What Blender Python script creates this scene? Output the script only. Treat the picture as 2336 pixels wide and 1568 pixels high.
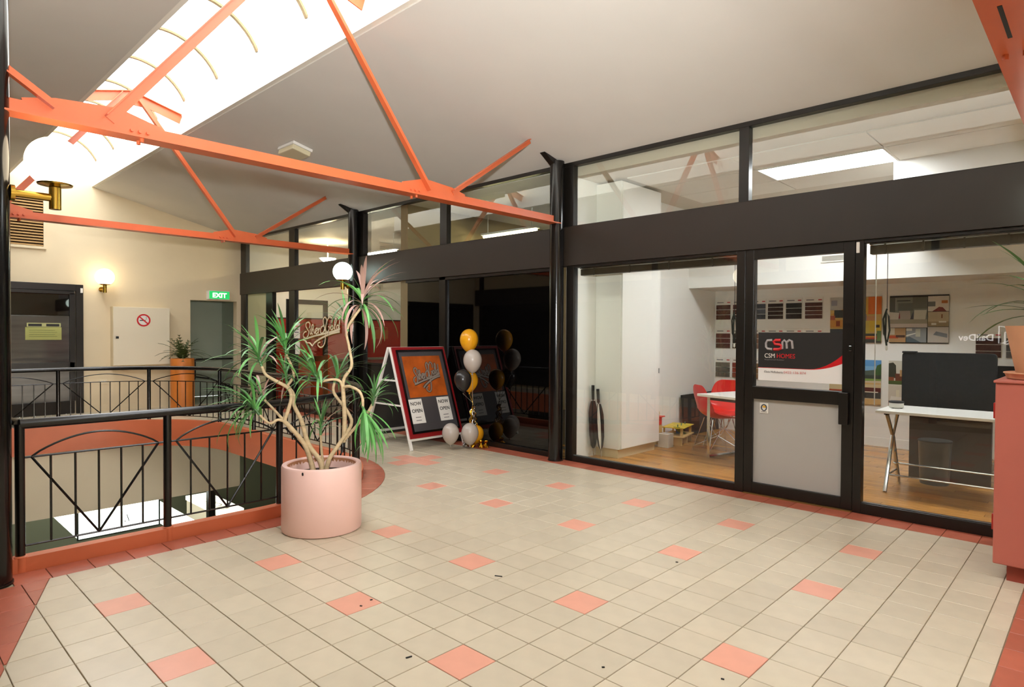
import bpy, math, random
from math import sin, cos, pi, radians, sqrt, atan2
from mathutils import Vector, Matrix

random.seed(7)
SC = bpy.context.scene
for o in list(bpy.data.objects):
    bpy.data.objects.remove(o)
COL = SC.collection

# ------------------------------------------------------------------ camera
CAM = Vector((1.1639, -4.5350, 1.4090))
YAW, PIT, ROLL, FPX = radians(133.53785), radians(-0.91241), radians(0.32028), 1439.087
FW = Vector((cos(YAW) * cos(PIT), sin(YAW) * cos(PIT), sin(PIT)))
_r = Vector((sin(YAW), -cos(YAW), 0)); _u = _r.cross(FW)
RT = _r * cos(ROLL) + _u * sin(ROLL)
UP = -_r * sin(ROLL) + _u * cos(ROLL)
cam = bpy.data.cameras.new('camera'); cam.sensor_width = 36; cam.lens = FPX / 2336 * 36
cam.clip_start = 0.05; cam.clip_end = 200
cam_ob = bpy.data.objects.new('camera', cam); COL.objects.link(cam_ob)
M = Matrix((RT, UP, -FW)).transposed().to_4x4(); M.translation = CAM
cam_ob.matrix_world = M
SC.camera = cam_ob

# ------------------------------------------------------------------ sky, exposure
SKY = 6.0
W = bpy.data.worlds.new('sky'); SC.world = W; W.use_nodes = True
bg = W.node_tree.nodes['Background']
bg.inputs[0].default_value = (0.96, 0.985, 1.0, 1); bg.inputs[1].default_value = SKY
SC.view_settings.view_transform = 'Standard'; SC.view_settings.look = 'None'
SC.view_settings.exposure = 0.40; SC.view_settings.gamma = 1.0
SC.view_settings.use_curve_mapping = False
SC.cycles.use_denoising = True
SC.cycles.max_bounces = 8; SC.cycles.diffuse_bounces = 4; SC.cycles.glossy_bounces = 4
SC.cycles.use_adaptive_sampling = True; SC.cycles.adaptive_threshold = 0.1; SC.cycles.adaptive_min_samples = 16
SC.cycles.transparent_max_bounces = 14; SC.cycles.sample_clamp_indirect = 6.0
SC.cycles.caustics_reflective = False; SC.cycles.caustics_refractive = False
# daylight portal across the skylight opening
pl = bpy.data.lights.new('skylight_portal', 'AREA'); pl.shape = 'RECTANGLE'; pl.size = 17.0; pl.size_y = 1.10
pl.cycles.is_portal = True
po = bpy.data.objects.new('skylight_portal', pl); COL.objects.link(po); po.location = (-3.2, -2.178, 4.26)
# the photographer's flash, just above the camera
fl = bpy.data.lights.new('camera_flash', 'SPOT'); fl.energy = 1000; fl.spot_size = radians(92); fl.spot_blend = 1.0
fl.shadow_soft_size = 0.05; fl.color = (0.97, 0.99, 1.0)
fo = bpy.data.objects.new('camera_flash', fl); COL.objects.link(fo); fo.location = CAM + Vector((0, 0, 0.30))
fo.rotation_euler = (FW + Vector((0, 0, 0.45)) - RT * 0.20).to_track_quat('-Z', 'Y').to_euler()

# ------------------------------------------------------------------ helpers
def lin(c):
    if isinstance(c, str):
        c = tuple(int(c[i:i + 2], 16) / 255 for i in (0, 2, 4))
    return tuple((v / 12.92 if v <= 0.04045 else ((v + 0.055) / 1.055) ** 2.4) for v in c) + (1,)

MATS = {}
def mat(name, c, rough=0.5, metal=0.0, ior=1.5, var=0.0, vscale=6.0, bump=0.0, bscale=60.0, emit=0.0, ecol=None,
        obj_var=0.0, isl_var=0.0, stretch=None, alpha_noise=None):
    if name in MATS: return MATS[name]
    m = bpy.data.materials.new(name); m.use_nodes = True; MATS[name] = m
    nt = m.node_tree; b = nt.nodes['Principled BSDF']
    col = lin(c); b.inputs['Base Color'].default_value = col
    b.inputs['Roughness'].default_value = rough; b.inputs['Metallic'].default_value = metal; b.inputs['IOR'].default_value = ior
    src = None
    if var or bump:
        tc = nt.nodes.new('ShaderNodeTexCoord'); mp = nt.nodes.new('ShaderNodeMapping')
        nt.links.new(tc.outputs['Object'], mp.inputs[0])
        if stretch: mp.inputs['Scale'].default_value = stretch
    if var:
        n = nt.nodes.new('ShaderNodeTexNoise'); n.inputs['Scale'].default_value = vscale; n.inputs['Detail'].default_value = 5
        nt.links.new(mp.outputs[0], n.inputs['Vector'])
        mr = nt.nodes.new('ShaderNodeMapRange'); mr.inputs[1].default_value = 0.25; mr.inputs[2].default_value = 0.75
        mr.inputs[3].default_value = 1 - var; mr.inputs[4].default_value = 1 + var
        nt.links.new(n.outputs['Fac'], mr.inputs[0]); src = mr.outputs[0]
    if obj_var or isl_var:
        if obj_var:
            r = nt.nodes.new('ShaderNodeObjectInfo').outputs['Random']; v = obj_var
        else:
            r = nt.nodes.new('ShaderNodeNewGeometry').outputs['Random Per Island']; v = isl_var
        mr2 = nt.nodes.new('ShaderNodeMapRange'); mr2.inputs[3].default_value = 1 - v; mr2.inputs[4].default_value = 1 + v
        nt.links.new(r, mr2.inputs[0])
        if src is None: src = mr2.outputs[0]
        else:
            mu = nt.nodes.new('ShaderNodeMath'); mu.operation = 'MULTIPLY'
            nt.links.new(src, mu.inputs[0]); nt.links.new(mr2.outputs[0], mu.inputs[1]); src = mu.outputs[0]
    if src is not None:
        vm = nt.nodes.new('ShaderNodeVectorMath'); vm.operation = 'SCALE'; vm.inputs[0].default_value = col[:3]
        nt.links.new(src, vm.inputs['Scale']); nt.links.new(vm.outputs[0], b.inputs['Base Color'])
    if bump:
        n2 = nt.nodes.new('ShaderNodeTexNoise'); n2.inputs['Scale'].default_value = bscale; n2.inputs['Detail'].default_value = 4
        nt.links.new(mp.outputs[0], n2.inputs['Vector'])
        bp = nt.nodes.new('ShaderNodeBump'); bp.inputs['Strength'].default_value = bump; bp.inputs['Distance'].default_value = 0.01
        nt.links.new(n2.outputs['Fac'], bp.inputs['Height']); nt.links.new(bp.outputs[0], b.inputs['Normal'])
    if emit:
        b.inputs['Emission Color'].default_value = lin(ecol or c); b.inputs['Emission Strength'].default_value = emit
    return m

def glass(name, tint='ffffff', refl=1.0, rough=0.0):
    if name in MATS: return MATS[name]
    m = bpy.data.materials.new(name); m.use_nodes = True; MATS[name] = m
    nt = m.node_tree; nt.nodes.remove(nt.nodes['Principled BSDF']); out = nt.nodes['Material Output']
    t = nt.nodes.new('ShaderNodeBsdfTransparent'); t.inputs[0].default_value = lin(tint)
    g = nt.nodes.new('ShaderNodeBsdfGlossy'); g.inputs['Roughness'].default_value = rough; g.inputs[0].default_value = (1, 1, 1, 1)
    f = nt.nodes.new('ShaderNodeFresnel'); f.inputs[0].default_value = 1.5
    mu = nt.nodes.new('ShaderNodeMath'); mu.operation = 'MULTIPLY'; mu.inputs[1].default_value = refl; mu.use_clamp = True
    ge = nt.nodes.new('ShaderNodeNewGeometry'); iv = nt.nodes.new('ShaderNodeMath'); iv.operation = 'SUBTRACT'; iv.inputs[0].default_value = 1.0
    nt.links.new(ge.outputs['Backfacing'], iv.inputs[1]); m2 = nt.nodes.new('ShaderNodeMath'); m2.operation = 'MULTIPLY'
    nt.links.new(f.outputs[0], m2.inputs[0]); nt.links.new(iv.outputs[0], m2.inputs[1]); nt.links.new(m2.outputs[0], mu.inputs[0])
    mx = nt.nodes.new('ShaderNodeMixShader'); nt.links.new(mu.outputs[0], mx.inputs[0])
    nt.links.new(t.outputs[0], mx.inputs[1]); nt.links.new(g.outputs[0], mx.inputs[2]); nt.links.new(mx.outputs[0], out.inputs[0])
    return m

def link(o, parent=None):
    COL.objects.link(o)
    if parent is not None: o.parent = parent
    return o

class MB:
    def __init__(s): s.v = []; s.f = []; s.m = []; s.mi = 0
    def add(s, vs, fs):
        n = len(s.v); s.v += [tuple(v) for v in vs]; s.f += [tuple(i + n for i in f) for f in fs]; s.m += [s.mi] * len(fs); return s
    def box(s, x0, y0, z0, x1, y1, z1):
        x0, x1 = sorted((x0, x1)); y0, y1 = sorted((y0, y1)); z0, z1 = sorted((z0, z1))
        return s.add([(x0, y0, z0), (x1, y0, z0), (x1, y1, z0), (x0, y1, z0), (x0, y0, z1), (x1, y0, z1), (x1, y1, z1), (x0, y1, z1)],
                     [(0, 3, 2, 1), (4, 5, 6, 7), (0, 1, 5, 4), (1, 2, 6, 5), (2, 3, 7, 6), (3, 0, 4, 7)])
    def bar(s, a, b, w, h, up=(0, 0, 1)):
        a, b = Vector(a), Vector(b); d = (b - a).normalized(); up = Vector(up)
        if abs(d.dot(up)) > 0.99: up = Vector((1, 0, 0))
        r = d.cross(up).normalized(); u = r.cross(d)
        vs = []
        for p in (a, b):
            for sx, sy in ((-1, -1), (1, -1), (1, 1), (-1, 1)): vs.append(p + r * (sx * w / 2) + u * (sy * h / 2))
        return s.add(vs, [(0, 1, 2, 3), (7, 6, 5, 4), (0, 4, 5, 1), (1, 5, 6, 2), (2, 6, 7, 3), (3, 7, 4, 0)])
    def tube(s, pts, r, n=10, closed=False, cap=True):
        pts = [Vector(p) for p in pts]; k = len(pts)
        rad = r if isinstance(r, (list, tuple)) else [r] * k
        vs = []; prev = None
        for i, p in enumerate(pts):
            if closed: d = pts[(i + 1) % k] - pts[i - 1]
            else: d = pts[min(i + 1, k - 1)] - pts[max(i - 1, 0)]
            d.normalize()
            if prev is None:
                ref = Vector((0, 0, 1)) if abs(d.z) < 0.9 else Vector((1, 0, 0))
                x = d.cross(ref).normalized()
            else:
                x = (prev - d * prev.dot(d)).normalized()
            prev = x; y = d.cross(x)
            for j in range(n):
                a = 2 * pi * j / n; vs.append(p + (x * cos(a) + y * sin(a)) * rad[i])
        fs = []
        for i in range(k if closed else k - 1):
            for j in range(n):
                a, b = i * n, ((i + 1) % k) * n
                fs.append((a + j, a + (j + 1) % n, b + (j + 1) % n, b + j))
        if cap and not closed:
            fs.append(tuple(range(n - 1, -1, -1))); fs.append(tuple((k - 1) * n + j for j in range(n)))
        return s.add(vs, fs)
    def lathe(s, prof, c=(0, 0, 0), n=32, cap=True):
        vs = []; fs = []; k = len(prof)
        for r, z in prof:
            for j in range(n):
                a = 2 * pi * j / n; vs.append((c[0] + r * cos(a), c[1] + r * sin(a), c[2] + z))
        for i in range(k - 1):
            for j in range(n):
                fs.append((i * n + j, i * n + (j + 1) % n, (i + 1) * n + (j + 1) % n, (i + 1) * n + j))
        if cap:
            if prof[0][0] > 1e-5: fs.append(tuple(range(n - 1, -1, -1)))
            if prof[-1][0] > 1e-5: fs.append(tuple((k - 1) * n + j for j in range(n)))
        return s.add(vs, fs)
    def prism(s, pts, off):
        """closed planar loop pts extruded by vector off"""
        off = Vector(off); n = len(pts); a = [Vector(p) for p in pts]; b = [p + off for p in a]
        fs = [tuple(range(n - 1, -1, -1)), tuple(range(n, 2 * n))]
        for i in range(n): fs.append((i, (i + 1) % n, n + (i + 1) % n, n + i))
        return s.add(a + b, fs)
    def build(s, name, m, parent=None, smooth=False, bevel=0.0, seg=2, loc=None):
        me = bpy.data.meshes.new(name); me.from_pydata(s.v, [], s.f)
        ms = m if isinstance(m, (list, tuple)) else [m]
        for x in ms: me.materials.append(x)
        if len(ms) > 1: me.polygons.foreach_set('material_index', s.m)
        me.validate(); me.update()
        import bmesh
        bm = bmesh.new(); bm.from_mesh(me); bmesh.ops.recalc_face_normals(bm, faces=bm.faces); bm.to_mesh(me); bm.free()
        if smooth:
            me.polygons.foreach_set('use_smooth', [True] * len(me.polygons))
            try: me.set_sharp_from_angle(angle=radians(40))
            except Exception: pass
        o = bpy.data.objects.new(name, me); link(o, parent)
        if loc is not None: o.location = loc
        if bevel:
            bv = o.modifiers.new('bevel', 'BEVEL'); bv.width = bevel; bv.segments = seg; bv.limit_method = 'ANGLE'; bv.angle_limit = radians(40)
        return o

def B(name, m, parent, *dims, bevel=0.0):
    return MB().box(*dims).build(name, m, parent, bevel=bevel)
def empty(name, loc=(0, 0, 0)):
    o = bpy.data.objects.new(name, None); o.empty_display_size = 0.1; o.location = loc; return link(o)
def tag(o, label, cat, group=None):
    o['label'] = label; o['category'] = cat
    if group: o['group'] = group
    return o
def struct(o): o['kind'] = 'structure'; return o
def thing(name, label, cat, loc=(0, 0, 0), group=None): return tag(empty(name, loc), label, cat, group)

class Local:
    """MB whose parts are built in world coordinates but parented to an empty at its base"""
def reparent(child, parent):
    child.parent = parent; child.matrix_parent_inverse = Matrix.Translation(-Vector(parent.location)); return child

def text(name, body, size, m, parent, origin, xd, yd, align='LEFT', shear=0.0, extrude=0.0008, bold=0.0, space=1.0, width=None):
    cu = bpy.data.curves.new('t', 'FONT'); cu.body = body; cu.size = size; cu.align_x = align; cu.shear = shear
    cu.extrude = extrude; cu.offset = bold; cu.space_character = space; cu.resolution_u = 3
    to = bpy.data.objects.new('t', cu); COL.objects.link(to)
    dg = bpy.context.evaluated_depsgraph_get(); dg.update()
    me = bpy.data.meshes.new_from_object(to.evaluated_get(dg)); me.name = name
    bpy.data.objects.remove(to); bpy.data.curves.remove(cu)
    xd = Vector(xd).normalized(); yd = Vector(yd).normalized(); zd = xd.cross(yd); origin = Vector(origin)
    sx = 1.0
    if width:
        xs = [v.co.x for v in me.vertices]; sx = width / (max(xs) - min(xs))
    for v in me.vertices:
        c = v.co.copy(); v.co = origin + xd * (c.x * sx) + yd * c.y + zd * c.z
    me.materials.clear(); me.materials.append(m)
    o = bpy.data.objects.new(name, me); return link(o, parent)

def ray(x, y): return FW + RT * ((x - 1168) / FPX) + UP * ((784 - y) / FPX)
def at(x, y, axis, val):
    d = ray(x, y); t = (val - CAM[axis]) / d[axis]; return CAM + d * t
def atd(x, y, depth): return CAM + ray(x, y) * depth
def proj(p):
    d = Vector(p) - CAM; z = d.dot(FW)
    return (1168 + FPX * d.dot(RT) / z, 784 - FPX * d.dot(UP) / z, z)

# ------------------------------------------------------------------ materials
m_tile = mat('beige_tile', 'cdc0a8', 0.30, var=0.05, vscale=9, obj_var=0.05)
m_tile_s = mat('beige_tile_far', 'cdc0a8', 0.30, var=0.05, vscale=3, isl_var=0.05)
m_accent = mat('accent_tile', 'e5a48c', 0.35, var=0.05, vscale=9, obj_var=0.04)
m_terra = mat('terracotta_tile', 'b16049', 0.35, var=0.10, vscale=10, obj_var=0.10)
m_grout = mat('grout', '9d8f76', 0.9, var=0.25, vscale=3)
m_kerb = mat('kerb_orange_red', 'd2714a', 0.45, var=0.05, vscale=4)
m_truss = mat('truss_orange_red', 'ca633a', 0.35, var=0.05, vscale=5)
m_ceil = mat('ceiling_plaster', 'd9d5cd', 0.85, var=0.02, vscale=2, bump=0.05, bscale=120)
m_wall = mat('cream_wall', 'dccbaa', 0.8, var=0.03, vscale=2, bump=0.06, bscale=90)
m_cream = mat('cream_panel', 'e0d3b6', 0.8, var=0.03, vscale=2)
m_white = mat('white_paint', 'eceae5', 0.6, var=0.02, vscale=2)
m_upst = mat('skylight_upstand_white', 'f2eee2', 0.7)
m_black = mat('black_aluminium', '17130f', 0.32, var=0.1, vscale=5)
m_blackg = mat('black_gloss_paint', '0d0b0a', 0.16)
m_header = mat('dark_brown_header', '2a221b', 0.42, var=0.08, vscale=3)
m_rail = mat('black_rail_paint', '0e0d0c', 0.25)
m_brass = mat('brass', 'c9a548', 0.2, 1.0)
m_globe = mat('opal_globe', 'fff6e4', 0.3, emit=5.0, ecol='ffe9c4')
m_globe_c = mat('opal_globe_cool', 'f4fff8', 0.3, emit=5.0, ecol='e9fff2')
m_pane = glass('clear_glass', 'fbfdfa', 1.8)
m_door = mat('door_grey_panel', 'b5b2ac', 0.55)
m_darkglass = mat('black_tinted_glass', '040303', 0.02, ior=1.58)
m_chrome = mat('chrome', 'd8d8d8', 0.12, 1.0)
m_pink = mat('pink_planter_paint', 'fcd3c8', 0.45, var=0.03, vscale=3)
m_potin = mat('planter_inside', 'c98a63', 0.7, var=0.1, vscale=6)
m_soil = mat('soil', '3a2a1e', 0.95, var=0.3, vscale=20, bump=0.6, bscale=40)
m_bark = mat('dracaena_bark', 'cdb48c', 0.75, var=0.2, vscale=14, bump=0.4, bscale=60, stretch=(1, 1, 3))
m_leaf = mat('leaf_green', '62a053', 0.42, obj_var=0.30)
m_leafd = mat('leaf_dark_green', '4b7340', 0.45, obj_var=0.30)
m_leafp = mat('leaf_pinkish', 'b08c80', 0.5, obj_var=0.2)
m_fern = mat('fern_green', '3f4a1e', 0.5, isl_var=0.3)
m_red = mat('red_paint', 'b3261d', 0.4)
m_redpl = mat('red_plastic', 'd81c18', 0.3)
m_paper = mat('white_paper', 'e8e4dc', 0.7)
m_ink = mat('black_ink', '1a1918', 0.6)
m_grey = mat('grey_print', '8a8684', 0.5)

# ------------------------------------------------------------------ floor
T = 0.21
KX, KC1, KR1 = -3.45, (-5.15, -2.48), 1.70          # kerb centre line: near edge, near-right arc
KC2, KR2 = (-8.0, -2.38), 1.60                       # far-right arc
KY0 = -3.92
def kerb_path(off=0.0, n=24):
    """outline of the stairwell opening, offset outwards by off (metres)"""
    p = [(KX + off, KY0 - off)]
    for i in range(n + 1):
        a = (pi / 2) * i / n; p.append((KC1[0] + (KR1 + off) * cos(a), KC1[1] + (KR1 + off) * sin(a)))
    for i in range(n + 1):
        a = pi / 2 + (pi / 2) * i / n; p.append((KC2[0] + (KR2 + off) * cos(a), KC2[1] + (KR2 + off) * sin(a)))
    p.append((KC2[0] - KR2 - off, KY0 - off))
    return p
KX2 = KC2[0] - KR2
def void_halfplane(x, y, off):
    """signed distance outside the opening outline + normal (outward)"""
    if y > KC1[1] and x > KC1[0]:
        dx, dy = x - KC1[0], y - KC1[1]; d = sqrt(dx * dx + dy * dy) or 1e-6; return d - KR1 - off, (dx / d, dy / d)
    if y > KC2[1] and x < KC2[0]:
        dx, dy = x - KC2[0], y - KC2[1]; d = sqrt(dx * dx + dy * dy) or 1e-6; return d - KR2 - off, (dx / d, dy / d)
    c = [(x - KX - off, (1, 0)), (KX2 - off - x, (-1, 0)), (y - (KC1[1] + KR1) - off, (0, 1)), (KY0 - off - y, (0, -1))]
    return max(c, key=lambda t: t[0])
def clip(poly, nx, ny, c):
    """keep points with nx*x+ny*y <= c"""
    out = []
    for i in range(len(poly)):
        a, b = poly[i], poly[(i + 1) % len(poly)]
        da, db = nx * a[0] + ny * a[1] - c, nx * b[0] + ny * b[1] - c
        if da <= 0: out.append(a)
        if da * db < 0:
            t = da / (da - db); out.append((a[0] + (b[0] - a[0]) * t, a[1] + (b[1] - a[1]) * t))
    return out
def area(p): return abs(sum(p[i][0] * p[(i + 1) % len(p)][1] - p[(i + 1) % len(p)][0] * p[i][1] for i in range(len(p)))) / 2
def tile_mesh(mb, poly, z0=-0.009, z1=0.0, ch=0.0016):
    n = len(poly); cx = sum(p[0] for p in poly) / n; cy = sum(p[1] for p in poly) / n
    def ins(p, d):
        vx, vy = cx - p[0], cy - p[1]; L = sqrt(vx * vx + vy * vy) or 1; return (p[0] + vx / L * d, p[1] + vy / L * d)
    vs = [(x, y, z0) for x, y in poly] + [(x, y, z1 - ch) for x, y in poly] + [(*ins(p, ch * 1.4), z1) for p in poly]
    fs = [tuple(range(2 * n, 3 * n))]
    for i in range(n):
        j = (i + 1) % n; fs += [(i, j, n + j, n + i), (n + i, n + j, 2 * n + j, 2 * n + i)]
    mb.add(vs, fs)

FY0, FY1, FX0, FX1 = -5.42, 0.985, -11.68, 4.6
# slanted border beside the near-left column
SA, SB = Vector((-3.225, -3.747)), Vector((-2.145, -4.102))
sd = (SB - SA).normalized(); SN = (-sd.y, sd.x)
if SN[1] < 0: SN = (-SN[0], -SN[1])
SCc = SN[0] * SA.x + SN[1] * SA.y
floor = MB()
outl = kerb_path(0.02)
# screed under the tiles: strips around the opening
xs = sorted({FX0, FX1} | {round(KX2 - 0.02, 4), KX + 0.02} | {round(p[0], 4) for p in outl})
for i in range(len(xs) - 1):
    xa, xb = xs[i], xs[i + 1]; xm = (xa + xb) / 2
    if xm < KX2 - 0.02 or xm > KX + 0.02:
        floor.box(xa, FY0, -0.30, xb, FY1, -0.006); continue
    def top(x):
        x = min(max(x, KX2 - 0.0199), KX + 0.0199)
        if x > KC1[0]: return KC1[1] + sqrt(max((KR1 + 0.02) ** 2 - (x - KC1[0]) ** 2, 0))
        if x < KC2[0]: return KC2[1] + sqrt(max((KR2 + 0.02) ** 2 - (x - KC2[0]) ** 2, 0))
        return KC1[1] + KR1 + 0.02
    floor.prism([(xa, top(xa), -0.30), (xb, top(xb), -0.30), (xb, FY1, -0.30), (xa, FY1, -0.30)], (0, 0, 0.294))
    floor.box(xa, FY0, -0.30, xb, KY0 - 0.02, -0.006)
floor_ob = struct(floor.build('floor', m_grout))

ACC = {(c, r) for c in range(-40, 9, 4) for r in (0, -4, -9, -13, -17)} - {(-16, -9), (-20, 0), (-20, -4)}
ACC |= {(-21, -1), (-22, -1), (-20, -1), (-21, 0), (-21, -2)}
ACC = {a for a in ACC if not (a[0] <= -20 and a[1] in (0, -4, -9, -13, -17) and a not in {(-21, 0)} and a[0] > -26)}
g = 0.0019
full = [(-T / 2 + g, -T / 2 + g), (T / 2 - g, -T / 2 + g), (T / 2 - g, T / 2 - g), (-T / 2 + g, T / 2 - g)]
beige, accents = [], []
for i in range(-56, 21):
    for j in range(-26, 5):
        cx, cy = i * T, j * T
        poly = [(x + cx, y + cy) for x, y in full]
        if cy > 0.9: continue
        d, nrm = void_halfplane(cx, cy, 0.25)
        if d < -0.16: continue
        cut = False
        def doclip(nx, ny, c):
            global poly, cut
            q = clip(poly, nx, ny, c)
            if len(q) != 4 or abs(area(q) - area(poly)) > 1e-6: cut = True
            poly = q
        doclip(0, 1, 0.745 - g); 
        if poly: doclip(1, 0, 0.83 - g) if cx < 1.0 else doclip(-1, 0, -1.46 - g)
        if poly and cx > -4.2 and cy < -3.5: doclip(-SN[0], -SN[1], -SCc - g)
        if poly and cx < FX0 + T: doclip(-1, 0, -FX0)
        if poly and d < 0.2:
            px, py = cx - nrm[0] * d, cy - nrm[1] * d
            doclip(-nrm[0], -nrm[1], -(nrm[0] * px + nrm[1] * py) - g)
        if len(poly) < 3 or area(poly) < 2e-4: continue
        (accents if (i, j) in ACC and not (cut and area(poly) < 0.02) else beige).append((poly, cut, cx, cy))
def vis_area(poly):
    ps = [proj((x, y, 0)) for x, y in poly]
    if min(p[2] for p in ps) < 0.15: return 0
    c = [(min(max(p[0], 0), 2336), min(max(p[1], 0), 1568)) for p in ps]
    return area(c)
mb = MB(); tile_mesh(mb, full); tile_src = mb.build('floor_tile', m_tile, floor_ob)
tile_me = tile_src.data; acc_me = tile_me.copy(); acc_me.materials.clear(); acc_me.materials.append(m_accent)
bpy.data.objects.remove(tile_src)
def put_tile(name, poly, cut, cx, cy, me, m):
    if cut:
        mb = MB(); tile_mesh(mb, [(x - cx, y - cy) for x, y in poly]); o = mb.build(name, m, floor_ob)
    else:
        o = bpy.data.objects.new(name, me); link(o, floor_ob)
    o.location = (cx, cy, random.uniform(-0.0004, 0.0004)); return o
beige.sort(key=lambda t: -vis_area(t[0]))
for t in beige[:300]: put_tile('floor_tile', *t, tile_me, m_tile)
mb = MB()
for poly, cut, cx, cy in beige[300:]: tile_mesh(mb, poly)
o = mb.build('small_floor_tiles', m_tile_s, floor_ob); o['kind'] = 'stuff'
for t in accents: put_tile('accent_tile', *t, acc_me, m_accent)
# terracotta border tiles: along the shopfronts
mb = MB(); tile_mesh(mb, [(-T / 2 + g, 0.745 + g), (T / 2 - g, 0.745 + g), (T / 2 - g, 0.975), (-T / 2 + g, 0.975)])
src = mb.build('border_tile', m_terra, floor_ob); me_b = src.data; bpy.data.objects.remove(src)
for i in range(-55, 6):
    o = bpy.data.objects.new('border_tile', me_b); link(o, floor_ob); o.location = (i * T, 0, 0)
# right-hand border
mb = MB(); tile_mesh(mb, [(0.83 + g, -T / 2 + g), (0.83 + T - g, -T / 2 + g), (0.83 + T - g, T / 2 - g), (0.83 + g, T / 2 - g)])
src = mb.build('border_tile', m_terra, floor_ob); me_b = src.data; bpy.data.objects.remove(src)
for k in range(3):
    for j in range(-23, 4):
        o = bpy.data.objects.new('border_tile', me_b); link(o, floor_ob); o.location = (k * T, j * T, 0)
# around the opening
def strip_tiles(n_long):
    pa, pb = [], []
    out = []
    # near straight edge
    y = KC1[1]
    while y > KY0 + 0.02:
        y2 = max(y - T, KY0 + 0.005); out.append([(KX + .045, y2 + g), (KX + .25 - g, y2 + g), (KX + .25 - g, y - g), (KX + .045, y - g)]); y = y2
    for (c, R, a0) in ((KC1, KR1, 0), (KC2, KR2, pi / 2)):
        n = int(round((pi / 2) * (R + .15) / T)); da = (pi / 2) / n
        for k in range(n):
            q0, q1 = a0 + k * da + g / R, a0 + (k + 1) * da - g / R
            ri, ro = R + .045, R + .25 - g
            out.append([(c[0] + ri * cos(q0), c[1] + ri * sin(q0)), (c[0] + ro * cos(q0), c[1] + ro * sin(q0)),
                        (c[0] + ro * cos((q0 + q1) / 2) * 1.0, c[1] + ro * sin((q0 + q1) / 2)),
                        (c[0] + ro * cos(q1), c[1] + ro * sin(q1)), (c[0] + ri * cos(q1), c[1] + ri * sin(q1))])
    x = KC1[0]; yt = KC1[1] + KR1
    while x > KC2[0] + 0.02:
        x2 = max(x - T, KC2[0]); out.append([(x2 + g, yt + .045), (x - g, yt + .045), (x - g, yt + .25 - g), (x2 + g, yt + .25 - g)]); x = x2
    y = KC2[1]
    while y > KY0 + 0.02:
        y2 = max(y - T, KY0); out.append([(KX2 - .25 + g, y2 + g), (KX2 - .045, y2 + g), (KX2 - .045, y - g), (KX2 - .25 + g, y - g)]); y = y2
    return out
for poly in strip_tiles(0):
    cx = sum(p[0] for p in poly) / len(poly); cy = sum(p[1] for p in poly) / len(poly)
    mb = MB(); tile_mesh(mb, [(x - cx, y - cy) for x, y in poly]); o = mb.build('border_tile', m_terra, floor_ob); o.location = (cx, cy, 0)
# terracotta field beyond the slanted line at the near-left column
for i in range(-16, 21):
    for j in range(-26, -15):
        cx, cy = i * T, j * T
        poly = [(x + cx, y + cy) for x, y in full]
        poly = clip(poly, SN[0], SN[1], SCc - g)
        if poly: poly = clip(poly, -1, 0, -(KX + 0.25 + g)) if cy > KY0 - 0.1 else poly
        if len(poly) < 3 or area(poly) < 2e-4: continue
        if vis_area(poly) < 30: continue
        mb = MB(); tile_mesh(mb, [(x - cx, y - cy) for x, y in poly]); o = mb.build('border_tile', m_terra, floor_ob); o.location = (cx, cy, 0)
# a few flecks of litter on the tiles
for n, (x, y, l, a) in enumerate([(1137, 1315, .045, 0.4), (933, 1500, .028, 1.2), (823, 1383, .012, 0.2), (847, 1369, .012, 1.0), (1376, 1523, .012, .5), (1648, 1550, .012, 0), (1544, 1283, .015, .3)]):
    p = at(x, y, 2, 0.0025)
    o = MB().bar((-l / 2, 0, 0), (l / 2, 0.003, 0), 0.006, 0.004).build('litter_fleck', m_ink); o.location = (p.x, p.y, 0.0025); o.rotation_euler.z = a
    where = ['long dark fleck of litter lying right of the middle floor', 'small dark fleck of litter near the bottom centre of the floor', 'tiny dark speck at the lower edge of a salmon tile',
             'tiny dark speck at the upper edge of a salmon tile', 'tiny dark speck on beige tiles at the bottom, right of centre', 'tiny dark speck beneath the bottom right salmon tile', 'tiny dark speck just below a salmon tile near the door'][n]
    tag(o, where, 'litter', 'litter on the floor')

# ------------------------------------------------------------------ kerb and stairwell opening
def ring(off_in, off_out, z0, z1, name, m, parent=None):
    a, b = kerb_path(off_in), kerb_path(off_out); n = len(a); mb = MB()
    vs = [(x, y, z0) for x, y in a] + [(x, y, z0) for x, y in b] + [(x, y, z1) for x, y in a] + [(x, y, z1) for x, y in b]
    fs = []
    for i in range(n):
        j = (i + 1) % n
        fs += [(i, j, n + j, n + i), (2 * n + i, 3 * n + i, 3 * n + j, 2 * n + j), (i, 2 * n + i, 2 * n + j, j), (n + i, n + j, 3 * n + j, 3 * n + i)]
    mb.add(vs, fs); return mb.build(name, m, parent, smooth=True)
kerb = struct(ring(-0.04, 0.04, -0.30, 0.085, 'trim_1', m_kerb))
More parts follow.
